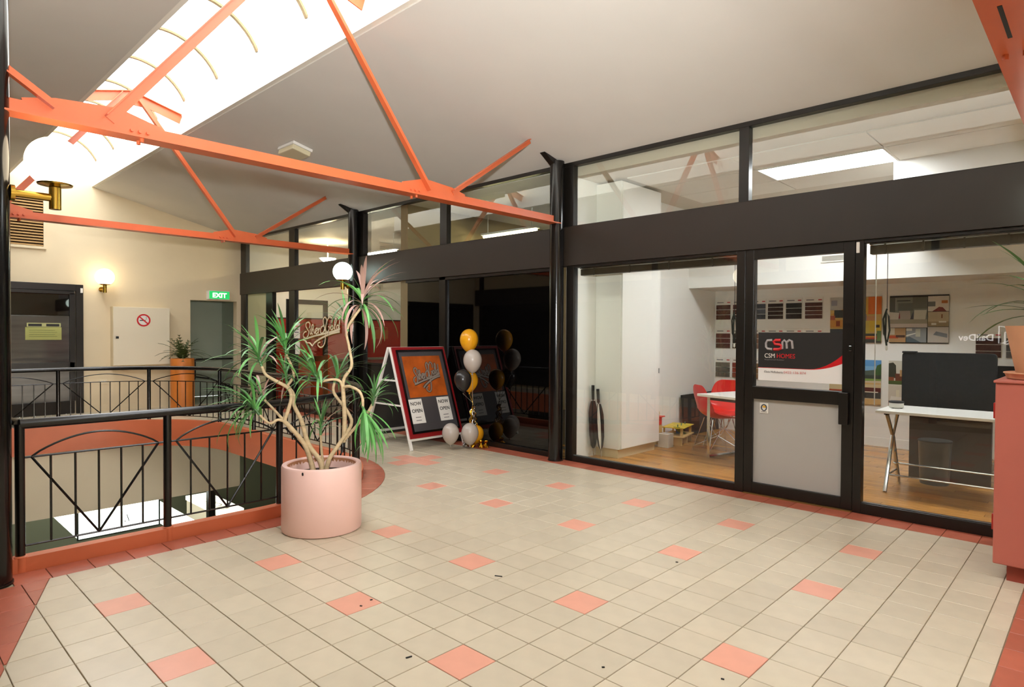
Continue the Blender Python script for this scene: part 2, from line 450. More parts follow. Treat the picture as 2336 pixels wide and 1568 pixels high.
# cream bulkhead under the far edge, lower storey shell
LZ = -3.7
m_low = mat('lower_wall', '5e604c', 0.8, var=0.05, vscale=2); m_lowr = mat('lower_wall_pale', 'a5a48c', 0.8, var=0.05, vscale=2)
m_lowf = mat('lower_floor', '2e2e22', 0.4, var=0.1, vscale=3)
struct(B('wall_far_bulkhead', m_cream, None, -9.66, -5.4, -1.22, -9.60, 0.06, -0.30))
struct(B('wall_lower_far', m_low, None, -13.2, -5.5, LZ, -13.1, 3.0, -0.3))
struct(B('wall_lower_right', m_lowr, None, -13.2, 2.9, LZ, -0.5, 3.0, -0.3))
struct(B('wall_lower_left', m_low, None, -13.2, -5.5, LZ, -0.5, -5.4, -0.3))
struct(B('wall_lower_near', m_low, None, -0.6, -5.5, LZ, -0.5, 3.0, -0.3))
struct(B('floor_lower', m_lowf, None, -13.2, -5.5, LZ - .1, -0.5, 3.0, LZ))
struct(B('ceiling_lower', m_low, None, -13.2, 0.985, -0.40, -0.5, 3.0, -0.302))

# ------------------------------------------------------------------ balustrade
RZ = 0.862
def path_xy(s):
    """point on the kerb centre line at arc length s from the near-left corner"""
    L1 = KC1[1] - KY0
    if s <= L1: return (KX, KY0 + s)
    s -= L1; L2 = KR1 * pi / 2
    if s <= L2: a = s / KR1; return (KC1[0] + KR1 * cos(a), KC1[1] + KR1 * sin(a))
    s -= L2; L3 = KC1[0] - KC2[0]
    if s <= L3: return (KC1[0] - s, KC1[1] + KR1 + (KC2[1] + KR2 - KC1[1] - KR1) * s / L3)
    s -= L3; L4 = KR2 * pi / 2
    if s <= L4: a = pi / 2 + s / KR2; return (KC2[0] + KR2 * cos(a), KC2[1] + KR2 * sin(a))
    s -= L4; return (KX2, KC2[1] - s)
L1 = KC1[1] - KY0; LA = L1 + KR1 * pi / 2; LB = LA + KC1[0] - KC2[0]; LC = LB + KR2 * pi / 2
PS = [0.07, 0.865, 1.665, LA - 1.35, LA - 0.20, LA + 0.94, LA + 2.04, LB + 0.27, LB + 1.50, LC + 0.12, LC + 1.3]
bal = thing('balustrade', 'black metal balustrade with arched panels around the stairwell opening', 'railing', (KX, KY0, 0.0))
def bpart(mb, name, m=m_rail, smooth=True):
    return reparent(mb.build(name, m, None, smooth=smooth), bal)
def pts_along(s0, s1, zf, step=0.06):
    n = max(2, int((s1 - s0) / step) + 1)
    return [(*path_xy(s0 + (s1 - s0) * k / n), zf(k / n)) for k in range(n + 1)]
rp = pts_along(0.07, PS[-1], lambda t: RZ, 0.08)
bpart(MB().tube(rp, 0.029, 14), 'handrail')
bpart(MB().tube([(KX, KY0 + .07, RZ), (KX - 0.4, KY0 + 0.02, RZ), (KX - 1.2, KY0, RZ)], 0.029, 14), 'handrail')
for s in PS:
    x, y = path_xy(s)
    bpart(MB().lathe([(0.025, 0.075), (0.025, RZ)], (x, y, 0), 16), 'post')
    bpart(MB().lathe([(0.034, 0.0), (0.034, 0.088), (0.026, 0.092)], (x + (0.012 if s < L1 else 0), y, 0), 18), 'post_sleeve', m_kerb)
for a, b in zip(PS[:-1], PS[1:]):
    a2, b2 = a + 0.025, b - 0.025; zt, zb = 0.665, 0.145
    r = 0.0065
    bpart(MB().tube(pts_along(a2, b2, lambda t: zt), r, 6), 'top_bar')
    bpart(MB().tube(pts_along(a2, b2, lambda t: zb), r, 6), 'bottom_bar')
    bpart(MB().tube(pts_along(a2 + .03, b2 - .03, lambda t: zt + 0.115 * sin(pi * t) ** 0.8, 0.04), r, 6), 'arch_bar')
    mid = (a2 + b2) / 2
    bpart(MB().tube(pts_along(a2 + .03, mid, lambda t: zt + (zb - zt) * t), r * 1.15, 6), 'brace')
    bpart(MB().tube(pts_along(mid, b2 - .03, lambda t: zb + (zt - zb) * t), r * 1.15, 6), 'brace')
    n = 5 if (b - a) < 0.9 else (7 if (b - a) < 1.13 else 8)
    for k in range(n):
        x, y = path_xy(a2 + (b2 - a2) * (k + 1) / (n + 1))
        bpart(MB().tube([(x, y, zb), (x, y, zt)], r, 6), 'baluster')

# ------------------------------------------------------------------ ceiling and skylight
CS = (3.91 - 3.29) / 2.61; SYR, SYL, SYC = -1.61, -2.745, -2.1775
def zc(y): return 3.29 + CS * (1 - y) if y > SYC else 3.91 - CS * (SYL - y)
RX0, RX1 = -11.72, 5.2
ceil = MB()
ceil.prism([(RX0, 1.12, zc(1.12)), (RX0, SYR + .05, zc(SYR + .05)), (RX0, SYR + .05, 4.03), (RX0, 1.12, zc(1.12) + .12)], (RX1 - RX0, 0, 0))
ceil.prism([(RX0, SYL - .05, zc(SYL - .05)), (RX0, -5.6, zc(-5.6)), (RX0, -5.6, zc(-5.6) + .12), (RX0, SYL - .05, 4.03)], (RX1 - RX0, 0, 0))
struct(ceil.build('ceiling', m_ceil))
sky = struct(empty('window_1', (RX0, SYC, 3.91)))
def spart(mb, name, m, smooth=False): return reparent(mb.build(name, m, None, smooth=smooth), sky)
spart(MB().box(RX0, SYR, 3.91, RX1, SYR + .05, 4.32), 'upstand', m_upst)
spart(MB().box(RX0, SYL - .05, 3.91, RX1, SYL, 4.32), 'upstand', m_upst)
AR = 0.632; AZ = 4.668 - AR; amax = math.asin(0.575 / AR)
m_vault = bpy.data.materials.new('opal_vault_sheet'); m_vault.use_nodes = True
nt = m_vault.node_tree; nt.nodes.remove(nt.nodes['Principled BSDF'])
tr = nt.nodes.new('ShaderNodeBsdfTransparent'); tl = nt.nodes.new('ShaderNodeBsdfTranslucent'); tl.inputs[0].default_value = (1, 1, 1, 1)
mx = nt.nodes.new('ShaderNodeMixShader'); mx.inputs[0].default_value = 0.25
nt.links.new(tr.outputs[0], mx.inputs[1]); nt.links.new(tl.outputs[0], mx.inputs[2]); nt.links.new(mx.outputs[0], nt.nodes['Material Output'].inputs[0])
m_rib = mat('vault_rib', '7d6a4a', 0.8)
ribx = [-4.24 - 1.02 * k for k in range(-9, 8)]
ribx = sorted(x for x in ribx if RX0 < x < RX1)
ex = [RX0] + ribx + [RX1]
def arc_pt(t, r): return (SYC + r * sin(t), AZ + r * cos(t))
for xa, xb in zip(ex[:-1], ex[1:]):
    mb = MB(); n = 16; vs = []
    for k in range(n + 1):
        y, z = arc_pt(-amax + 2 * amax * k / n, AR + .012); vs += [(xa + .004, y, z), (xb - .004, y, z)]
    mb.add(vs, [(2 * k, 2 * k + 1, 2 * k + 3, 2 * k + 2) for k in range(n)]); spart(mb, 'pane', m_vault, True)
for x in ribx:
    mb = MB(); n = 20; vs = []
    for k in range(n + 1):
        t = -amax + 2 * amax * k / n
        for r in (AR - .018, AR + .006):
            y, z = arc_pt(t, r); vs += [(x - .02, y, z), (x + .02, y, z)]
    fs = []
    for k in range(n):
        a = 4 * k; fs += [(a, a + 1, a + 5, a + 4), (a + 2, a + 6, a + 7, a + 3), (a, a + 4, a + 6, a + 2), (a + 1, a + 3, a + 7, a + 5)]
    mb.add(vs, fs); spart(mb, 'rib', m_rib)
# ------------------------------------------------------------------ end wall, other walls
XE = -11.68
wf = MB()
def wy(y0, y1, z0, z1): wf.box(XE - .16, y0, z0, XE, y1, z1)
wy(-5.6, 0.0, 0, 3.0); wy(0.886, 1.1, 0, 3.0); wy(0.0, 0.886, 2.02, 3.0)
wf.prism([(XE, -5.6, 3.0), (XE, 1.1, 3.0), (XE, 1.1, 3.36), (XE, SYR, 4.05), (XE, SYR, 4.8), (XE, SYL, 4.8), (XE, SYL, 4.05), (XE, -5.6, 3.36)], (-.16, 0, 0))
struct(wf.build('wall_far', m_wall))
struct(B('baseboard_far', m_wall, None, XE, -1.75, 0, XE + .015, 0.0, 0.12))
# recess behind the exit doorway
m_recess = mat('recess_greygreen', 'b6bda9', 0.8, var=0.04, vscale=2)
rc = MB(); rc.box(-13.3, -0.3, 0, -13.2, 2.2, 2.5); rc.box(-13.2, -0.31, 0, -11.84, -0.01, 2.5); rc.box(-13.2, 1.2, 0, -11.84, 1.3, 2.5); rc.box(-13.2, -.3, 2.3, -11.84, 1.3, 2.4); rc.box(-13.2, -.3, -.1, -11.68, 1.3, -0.002)
struct(rc.build('wall_recess', m_recess))
struct(B('wall_left', m_wall, None, XE - .1, -5.6, -.3, RX1, -5.5, 3.5))
struct(B('wall_back', m_wall, None, RX1, -5.6, -.3, RX1 + .1, 5.2, 4.8))

# opposite shopfront (seen only as reflections)
opp = struct(empty('window_20', (-3, -5.5, 0)))
def opart(mb, name, m): return reparent(mb.build(name, m, None), opp)
m_oppglass = mat('dim_shop_glass', '1f1d1a', 0.12)
for x in (-11.4, -8.6, -6.0, -3.3, -0.9, 1.6, 3.6):
    opart(MB().box(x - .05, -5.5, 0, x + .05, -5.42, 3.2), 'mullion', m_black)
opart(MB().box(-11.6, -5.5, 2.16, 5.1, -5.40, 2.59), 'header', m_header)
for xa, xb in ((-11.35, -8.65), (-8.55, -6.05), (-5.95, -3.35), (-3.25, -.95), (-.85, 1.55), (1.65, 3.55)):
    opart(MB().box(xa, -5.48, .08, xb, -5.46, 2.16), 'pane', m_oppglass)
m_signw = mat('lit_white_letters', 'f5f5f0', 0.5, emit=3.2, ecol='ffffff')
sg = thing('window_lettering', 'illuminated white lettering and leaf logo, seen mirrored in the right-hand shop window', 'sign', (-.25, -5.44, 1.4))
reparent(text('lettering', 'DaliDev', 0.14, m_signw, None, (-.13, -5.45, 1.34), (-1, 0, 0), (0, 0, 1), width=0.44, bold=0.003), sg)
for cx_, cz_, r_ in ((0.0, 1.43, .13), (0.05, 1.38, .09)):
    pts = [(cx_ - r_ * .55, -5.448, cz_ + r_)] + [(cx_ - r_ * .55 + r_ * 1.2 * sin(t * pi / 10), -5.448, cz_ + r_ * cos(t * pi / 10)) for t in range(11)]
    reparent(MB().tube(pts, 0.008, 6, closed=True).build('logo', m_signw), sg)

# ------------------------------------------------------------------ roof trusses
def truss(X, label):
    t = thing('roof_truss', label, 'truss', (X, SYC, 2.62), 'orange-red steel roof trusses')
    P = lambda mb, n, sm=False: reparent(mb.build(n, m_truss, None, smooth=sm), t)
    yr, yl = 0.90, 2 * SYC - 0.90
    for a, b in ((yr, -0.98), (-0.98, 2 * SYC + 0.98), (2 * SYC + 0.98, yl)):
        mb = MB(); mb.box(X - .068, a, 2.618, X + .068, b, 2.628); mb.box(X - .009, a, 2.628, X + .009, b, 2.705); P(mb, 'bottom_chord')
    for s in (1, -1):
        Y = lambda y: SYC + s * (y - SYC)
        # gusset plate with clipped corners
        gp = [(-1.22, 2.63), (-0.52, 2.63), (-0.50, 2.72), (-0.66, 2.76), (-0.98, 2.785), (-1.22, 2.72)]
        P(MB().prism([(X - .013, Y(y), z) for y, z in gp], (.02, 0, 0)), 'gusset_plate')
        d0, d1 = Vector((X, Y(-0.93), 2.70)), Vector((X, Y(-2.10), 4.23))
        dd = (d1 - d0).normalized(); nn = Vector((0, -dd.z, dd.y))
        mb = MB(); mb.bar(d0 + Vector((.016, 0, 0)), d1 + Vector((.016, 0, 0)), .052, .008, nn); mb.bar(d0 + Vector((.036, 0, 0)) + nn * .026, d1 + Vector((.036, 0, 0)) + nn * .026, .008, .05, nn)
        mb2 = MB().bar(d0 + Vector((.012, 0, 0)), d1 + Vector((.012, 0, 0)), .008, .06, nn); mb2.bar(d0 + nn * .03 + Vector((.035, 0, 0)), d1 + nn * .03 + Vector((.035, 0, 0)), .055, .008, nn)
        P(mb2, 'diagonal')
        e0, e1 = Vector((X, Y(-0.66), 2.71)), Vector((X, Y(0.405), zc(0.405) - .005))
        ee = (e1 - e0).normalized(); n2 = Vector((0, -ee.z, ee.y))
        mb3 = MB().bar(e0 + Vector((.012, 0, 0)), e1 + Vector((.012, 0, 0)), .008, .045, n2); mb3.bar(e0 + n2 * .022 + Vector((.03, 0, 0)), e1 + n2 * .022 + Vector((.03, 0, 0)), .045, .008, n2)
        P(mb3, 'strut')
        # top chord crossing the skylight well
        c0, c1 = Vector((X, SYC, 4.235)), Vector((X, Y(-1.62), 4.085))
        mb4 = MB().bar(c0, c1, .012, .11); mb4.bar(c0 + Vector((0, 0, .055)), c1 + Vector((0, 0, .055)), .085, .01); P(mb4, 'top_chord')
        for k in range(3):
            P(MB().tube([(X + .005, Y(-1.14 + .045 * k), 2.665), (X + .026, Y(-1.14 + .045 * k), 2.665)], .011, 8), 'bolt')
        for k in range(2):
            P(MB().tube([(X + .035 - .07 * k, Y(-1.10), 2.595), (X + .035 - .07 * k, Y(-1.10), 2.62)], .012, 8), 'bolt')
    P(MB().prism([(X - .012, SYC - .12, 4.13), (X - .012, SYC + .12, 4.13), (X - .012, SYC + .1, 4.24), (X - .012, SYC - .1, 4.24)], (.02, 0, 0)), 'gusset_plate')
    return t
truss(-7.4, 'farther orange-red steel roof truss, above the dracaena and exit doorway')
truss(-3.3, 'middle orange-red steel roof truss crossing the upper left of the picture')
t3 = truss(0.85, 'nearest orange-red steel roof truss, cut off at the top right corner')

reparent(MB().box(.841, -1.625, 2.6165, .856, -1.285, 2.6185).build('slot', m_ink), t3)

# ------------------------------------------------------------------ columns
def column(x, y, z1, label, r=0.08):
    t = thing('column', label, 'column', (x, y, 0), 'black steel columns')
    MB().lathe([(r, 0.012), (r, z1)], (0, 0, 0), 32).build('shaft', m_blackg, t, smooth=True)
    MB().lathe([(r + .006, 0), (r + .006, .012), (r, .012)], (0, 0, 0), 32).build('base_plate', m_black, t)
    return t
c1 = column(-3.31, 0.885, 3.31, 'round black column between the lit shop and the dark shopfront')
c2 = column(-7.40, 0.885, 3.31, 'round black column behind the dracaena, with a globe lamp on it')
c3 = column(0.91, 0.885, 3.31, 'round black column behind the pink pedestal')
c4 = column(-3.30, -4.00, 3.55, 'round black column at the left edge of the picture', 0.092)
for c in (c1, c2):
    MB().prism([(-.05, -.02, 3.24), (-.05, -.24, 3.37), (-.05, -.02, 3.33)], (.07, 0, 0)).build('cap_fin', m_black, c)

# ------------------------------------------------------------------ globe lamps
def globe_lamp(pos, wall, label, gm, power, col, r=0.145, arm_r=0.014):
    pos, wall = Vector(pos), Vector(wall)
    t = thing('globe_lamp', label, 'lamp', tuple(pos), 'opal globe wall lamps')
    prof = [(0.07 * 1.0, -r * 0.88)] + [(r * cos(a), r * sin(a)) for a in [(-60 + 150 * k / 22) * pi / 180 for k in range(23)]]
    prof[-1] = (0.0, r)
    MB().lathe(prof, (0, 0, 0), 36, cap=False).build('globe', gm, t, smooth=True)
    MB().lathe([(0.02, -r * 1.0), (0.085, -r * .90), (0.088, -r * .84), (0.06, -r * .84)], (0, 0, 0), 28).build('gallery', m_brass, t, smooth=True)
    MB().lathe([(0.03, -r - .125), (0.03, -r - .0)], (0, 0, 0), 24).build('stem', m_brass, t, smooth=True)
    d = wall - pos; d.z = 0; L = d.length; d.normalize()
    MB().tube([(0, 0, -r - .06), (d.x * (L - .01), d.y * (L - .01), -r - .06)], arm_r, 10).build('arm', m_brass, t, smooth=True)
    q = d * (L - .02)
    MB().tube([(q.x, q.y, -r - .06), (q.x + d.x * .02, q.y + d.y * .02, -r - .06)], 0.045, 18).build('back_plate', m_brass, t, smooth=True)
    lt = bpy.data.lights.new('globe_bulb', 'POINT'); lt.energy = power; lt.color = col; lt.shadow_soft_size = r
    lo = bpy.data.objects.new('globe_bulb', lt); link(lo, t)
    return t
WARM = (1.0, .84, .60)
globe_lamp((-3.30, -3.70, 2.385), (-3.30, -3.908, 0), 'large glowing opal globe lamp on brass stem at the left edge', m_globe, 14, WARM, arm_r=0.022)
globe_lamp((-7.33, 0.655, 2.335), (-7.40, 0.806, 0), 'glowing opal globe lamp on the column behind the dracaena', m_globe_c, 10, (1, .97, .88))
globe_lamp((0.91, 0.64, 2.345), (0.91, 0.806, 0), 'opal globe lamp just showing at the right edge of the picture', m_globe_c, 10, (1, .97, .88))
globe_lamp((-11.47, -1.47, 2.345), (-11.68, -1.47, 0), 'glowing opal globe lamp on the cream end wall, right of the dark door', m_globe, 14, WARM)

# ------------------------------------------------------------------ shopfronts
YF0, YF1, YG = 0.965, 1.045, 1.005
def frame(parent, name, x0, z0, x1, z1, y0=YF0, y1=YF1, m=None, bevel=0.003):
    o = MB().box(x0, y0, z0, x1, y1, z1).build(name, m or m_black, None, bevel=bevel); return reparent(o, parent)
def pane(parent, x0, z0, x1, z1, m=None, name='pane'):
    o = MB().box(x0, YG - .003, z0, x1, YG + .003, z1).build(name, m or m_pane, None); return reparent(o, parent)
hd = struct(empty('trim_2', (-5, 1, 2.16)))
for a, b in ((-11.67, -7.40), (-7.40, -3.31), (-3.31, 0.80), (0.80, 4.9)):
    frame(hd, 'header_panel', a + .002, 2.16, b - .002, 2.59, 0.945, 1.07, m_header, 0.004)
frame(hd, 'head_rail', -11.67, 3.255, 4.9, 3.36, YF0, YF1)
frame(hd, 'head_rail', -11.67, 2.578, 4.9, 2.596, 0.955, 1.05)
n = 2
def win(x, name=None):
    global n
    n += 1; return struct(empty('window_%d' % n, (x, 1.0, 0)))
# clerestory
cl = win(-5)
for a, b in ((-11.67, -11.43), (-9.64, -9.43), (-7.56, -7.24), (-5.415, -5.275), (-3.455, -3.145), (-1.275, -1.185), (0.80, 1.02), (2.8, 2.9)):
    frame(cl, 'mullion', a, 2.596, b, 3.256)
for a, b in ((-11.43, -9.64), (-9.43, -7.56), (-7.24, -5.415), (-5.275, -3.455), (-3.145, -1.275), (-1.185, 0.80), (1.02, 2.8)):
    pane(cl, a, 2.596, b, 3.256)
# bay of the lit corner shop: left pane
w = win(-2.2)
frame(w, 'jamb', -3.235, 0, -3.135, 2.16); frame(w, 'jamb', -1.285, 0, -1.205, 2.16)
frame(w, 'sill', -3.135, 0, -1.285, 0.065); frame(w, 'head', -3.135, 2.135, -1.285, 2.16)
pane(w, -3.135, 0.065, -1.285, 2.135)
frame(w, 'sill_trim', -3.135, 0.065, -1.285, 0.072, 0.985, 0.995, mat('grey_trim', '6a6a66', .4))
# door
d = struct(empty('door_1', (-1.2, 1.0, 0)))
frame(d, 'stile', -1.202, 0.012, -1.128, 2.16); frame(d, 'stile', -0.402, 0.012, -0.318, 2.16)
frame(d, 'top_rail', -1.128, 2.075, -0.402, 2.16); frame(d, 'mid_rail', -1.128, 0.845, -0.402, 0.955); frame(d, 'bottom_rail', -1.128, 0.012, -0.402, 0.105)
pane(d, -1.128, 0.955, -0.402, 2.075)
reparent(MB().box(-1.128, 0.995, .105, -.402, 1.015, .845).build('lower_panel', m_door), d)
hh = reparent(MB().box(-.415, 0.925, .695, -.345, 0.962, .952).build('pull_handle', m_black, None, bevel=.004), d)
reparent(MB().box(-.352, .957, 1.285, -.334, .966, 1.325).build('lock', m_chrome, None, bevel=.002), d)
frame(d, 'jamb', -0.315, 0, -0.255, 2.16)
reparent(MB().box(-.308, .955, 2.06, -.285, .966, 2.145).build('alarm_contact', m_paper, None, bevel=.002), d)
struct(B('trim_3', mat('brass_threshold', '9a7a48', .4, .6), None, -1.2, .945, 0, -.32, .99, .008))
# right pane
w = win(0.2)
frame(w, 'sill', -0.255, 0, 0.80, 0.085); frame(w, 'head', -0.255, 2.135, 0.80, 2.16)
pane(w, -0.255, 0.085, 0.80, 2.135); frame(w, 'jamb', 0.80, 0, 1.02, 2.16)
frame(w, 'sill_trim', -.255, 0.085, .80, 0.092, 0.985, 0.995, MATS['grey_trim'])
w = win(2.9); frame(w, 'sill', 1.02, 0, 4.9, .085); pane(w, 1.02, .085, 4.9, 2.16)
# dark shop bay
w = win(-4.5)
frame(w, 'jamb', -3.455, 0, -3.385, 2.16); frame(w, 'sill', -6.17, 0, -3.455, 0.06); frame(w, 'mullion', -5.425, .06, -5.30, 2.16)
frame(w, 'head', -6.17, 2.12, -3.455, 2.16)
pane(w, -6.17, .06, -5.425, 2.12, m_darkglass, 'dark_pane'); pane(w, -5.30, .06, -3.455, 2.12, m_darkglass, 'dark_pane')
# jeweller's bay
w = win(-9.5)
frame(w, 'jamb', -11.67, 0, -11.42, 2.16); frame(w, 'post', -10.55, 0, -10.29, 2.16); frame(w, 'mullion', -9.64, 0, -9.43, 2.16); frame(w, 'jamb', -7.56, 0, -7.24, 2.16)
frame(w, 'sill', -11.42, 0, -10.55, .07); frame(w, 'sill', -9.43, 0, -7.56, .07); frame(w, 'sill', -7.24, 0, -6.33, .07)
m_frost = mat('frosted_green_panel', 'b9b690', 0.5)
pane(w, -11.42, .07, -10.55, 2.16, m_frost, 'frosted_panel')
pane(w, -9.43, .07, -7.56, 2.16); pane(w, -7.24, .07, -6.33, 2.16)
d3 = struct(empty('door_3', (-10.2, 1.1, 0)))
for (y0, z0, y1, z1, nm) in ((1.10, .02, 1.19, 2.03, 'stile'), (1.86, .02, 1.95, 2.03, 'stile'), (1.19, 1.94, 1.86, 2.03, 'top_rail'), (1.19, .85, 1.86, .95, 'mid_rail'), (1.19, .02, 1.86, .12, 'bottom_rail')):
    reparent(MB().box(-10.02, y0, z0, -9.98, y1, z1).build(nm, m_black, None, bevel=.003), d3)
reparent(MB().box(-10.003, 1.19, .95, -9.997, 1.86, 1.94).build('pane', m_pane), d3)
# partition ends
m_part = mat('partition_tan', '7d6c4c', .7)
struct(B('wall_partition_jeweller', m_part, None, -6.33, 1.0, 0, -6.17, 5.0, 3.25))
struct(B('trim_7', m_black, None, -6.345, 1.3, 0, -6.33, 4.9, 1.95))
struct(B('wall_partition_dark', m_white, None, -3.30, 1.046, 0, -3.18, 4.6, 3.25))

# ------------------------------------------------------------------ jeweller's interior
m_dfloor = mat('dark_shop_floor', '3a302a', .5)
struct(B('floor_jeweller', m_dfloor, None, -12.0, .985, -.29, -6.17, 5.2, -.004))
struct(B('ceiling_jeweller', m_white, None, -12.0, 1.05, 3.25, -3.18, 5.2, 3.4))
jw = MB(); jw.box(-12.0, 1.05, 0, -11.7, 5.2, 3.25); jw.box(-12.0, 5.0, 0, -6.17, 5.2, 3.25)
struct(jw.build('wall_jeweller', m_white))
struct(B('trim_4', mat('jeweller_red', 'a8281c', .5), None, -11.7, 1.05, 0.0, -11.69, 4.95, 1.70))
struct(B('trim_5', m_ink, None, -11.7, 1.05, 1.70, -11.685, 4.95, 1.725))
o = thing('display_counter', 'black glossy display counter inside the jeweller, behind the dracaena', 'counter', (-9.0, 2.4, 0))
for nm, dm, mm in (('body', (-9.6, 2.0, 0, -7.3, 2.6, .82), m_blackg), ('top', (-9.65, 1.95, .82, -7.25, 2.65, .87), m_blackg), ('plinth', (-9.5, 2.03, 0, -7.4, 2.05, .1), m_black)):
    reparent(MB().box(*dm).build(nm, mm, None, bevel=.008), o)
o = thing('wall_shelf', 'grey shelf board on the red wall inside the jeweller', 'shelf', (-11.6, 4.0, .80))
reparent(MB().box(-11.69, 3.2, .78, -11.3, 4.9, .82).build('board', mat('shelf_grey', '8d8578', .6), None, bevel=.004), o)
for y in (3.3, 4.8): reparent(MB().box(-11.69, y, .55, -11.5, y + .03, .78).build('bracket', m_black), o)
o = thing('display_tower', 'tall black display cabinet with orange panel at the dark shop partition', 'cabinet', (-6.7, 3.6, 0))
reparent(MB().box(-8.1, 4.2, 0, -6.4, 4.7, 2.0).build('body', m_black, None, bevel=.005), o)
reparent(MB().box(-6.72, 4.16, 0.9, -6.6, 4.2, 1.45).build('panel', mat('orange_panel', 'e0581a', .5)), o)
o = thing('ceiling_lamp', 'bright round ceiling lamp inside the jeweller', 'lamp', (-10.42, 2.2, 2.93))
MB().lathe([(.0, -.09), (.10, -.075), (.15, -.03), (.16, 0)], (0, 0, 0), 24).build('diffuser', mat('oyster', 'fff3d8', .4, emit=70, ecol='ffe8c0'), o, smooth=True)
MB().lathe([(.17, -.015), (.17, .0)], (0, 0, 0), 24).build('rim', m_white, o)
MB().tube([(0, 0, 0), (0, 0, .32)], .012, 8).build('drop_rod', m_white, o)
# dark shop: lit only at the ceiling
struct(B('floor_dark_shop', m_dfloor, None, -6.17, .985, -.29, -3.3, 5.2, -.004))
struct(B('wall_dark_shop', mat('dark_shop_yellow', 'c9bd86', .8), None, -6.17, 4.9, 0, -3.3, 5.1, 3.25))
def tube_light(x, y, z, L, label, e, col):
    t = thing('tube_light', label, 'lamp', (x, y, z))
    MB().box(-L / 2, -.05, -.03, L / 2, .05, 0).build('batten', m_white, t, bevel=.004)
    if z > 2: [MB().tube([(q * L * .4, 0, 0), (q * L * .4, 0, 3.25 - z)], .006, 6).build('hanger', m_white, t) for q in (-1, 1)]
    MB().tube([(-L / 2 + .02, 0, -.05), (L / 2 - .02, 0, -.05)], .016, 10).build('tube', mat('tube_' + col, 'ffffff', .4, emit=e, ecol=col), t, smooth=True)
    return t
tube_light(-5.46, 2.36, 2.97, 1.15, 'fluorescent tube seen through the glass above the dark shopfront', 30, 'fff0b0')
tube_light(-8.85, 2.40, 2.97, 1.0, 'fluorescent tube seen through the glass left of the dark shop', 90, 'fff6d8')
o = thing('air_duct', 'pale cylindrical duct unit hanging in the dark shop', 'duct', (-6.0, 3.9, 2.9))
reparent(MB().tube([(-6.1, 3.9, 2.9), (-5.5, 3.9, 2.9)], .13, 20).build('drum', mat('duct_cream', 'd5caa0', .6), None, smooth=True), o)
reparent(MB().box(-5.83, 3.88, 3.02, -5.79, 3.92, 3.25).build('hanger', m_white), o)

# hand-drawn script lettering
SCRIPT = [
 [(730,640),(755,560),(740,490),(690,460),(640,500),(630,580),(670,660),(710,740),(700,850),(640,930),(570,910),(550,840),(590,760),(650,740)],
 [(765,660),(755,740),(765,820),(790,800)], [(790,800),(850,620),(850,550),(825,540),(805,620),(810,800),(840,810)],
 [(860,660),(885,800),(930,650)], [(925,740),(970,690),(950,640),(915,690),(920,780),(950,810),(985,760)], [(985,660),(1000,650),(1000,800),(1010,700),(1045,640)],
 [(1235,520),(1250,400),(1200,310),(1150,380),(1150,480),(1185,620),(1205,760),(1212,900),(1195,1060),(1140,1180),(1060,1210),(990,1150),(1000,1080),(1060,1060)],
 [(1180,560),(1100,600),(1060,720),(1090,790),(1150,760),(1190,660)],
 [(1400,480),(1410,360),(1350,300),(1280,380),(1230,540),(1220,680),(1260,760),(1310,700),(1340,600),(1300,600)],
 [(1400,560),(1370,620),(1390,690),(1440,650),(1430,570),(1400,560)],
 [(1470,660),(1540,420),(1525,340),(1490,440),(1490,660),(1510,680)],
 [(1600,560),(1560,560),(1540,640),(1570,680),(1610,600),(1645,370),(1620,640),(1650,650)]]
SWASH = [[(550,960),(640,945),(900,870),(1200,800),(1640,680)], [(1640,745),(1400,800),(1200,880),(1000,990),(880,1080)]]
def smooth_pts(p, k=4):
    out = []
    for i in range(len(p) - 1):
        a, b, c, d_ = p[max(i - 1, 0)], p[i], p[i + 1], p[min(i + 2, len(p) - 1)]
        for j in range(k):
            t = j / k
            out.append(tuple(0.5 * (2 * b[q] + (c[q] - a[q]) * t + (2 * a[q] - 5 * b[q] + 4 * c[q] - d_[q]) * t * t + (3 * b[q] - a[q] - 3 * c[q] + d_[q]) * t ** 3) for q in (0, 1)))
    return out + [p[-1]]
def script_sign(parent, f, nrm, r, ma, mbk, depth=0.004):
    """f maps stroke units to world; ribbon strokes: wide outline behind, narrow core in front"""
    nrm = Vector(nrm)
    for nm, rr, m_, off in (('outline', r * 1.9, mbk, 0.0), ('letter_strokes', r, ma, depth)):
        mb = MB()
        for st in SCRIPT: mb.tube([f(*q) + nrm * off for q in smooth_pts(st)], rr, 6)
        for st in SWASH: mb.tube([f(*q) + nrm * off for q in smooth_pts(st)], rr * 1.5, 6)
        q0 = f(1000, 700) + nrm * off
        mb.v = [tuple(Vector(v) - nrm * ((Vector(v) - q0).dot(nrm) * 0.9)) for v in mb.v]
        o = mb.build(nm, m_, None, smooth=True); reparent(o, parent)
m_goldln = mat('gold_lettering', '8a6a10', .35, .6); m_creamln = mat('cream_lettering', 'f0e3c4', .5)
sgn = thing('shop_lettering', 'cream and gold script lettering on the jeweller window', 'sign', (-8.6, .98, 1.3))
def fwin(cx, cy):
    p = at(650 + cx / 13.07, 700 + cy / 13.07, 1, 0.985); return p
script_sign(sgn, fwin, (0, -1, 0), 0.011, m_creamln, m_goldln)
def fl_fleur():
    mb = MB(); pts = [fwin(*q) for q in smooth_pts([(540,990),(620,1020),(660,1080),(740,1080),(820,1170),(850,1120),(950,1040)])]
    mb.tube(pts, .011, 6); return reparent(mb.build('flourish', m_creamln, None, smooth=True), sgn)
fl_fleur()
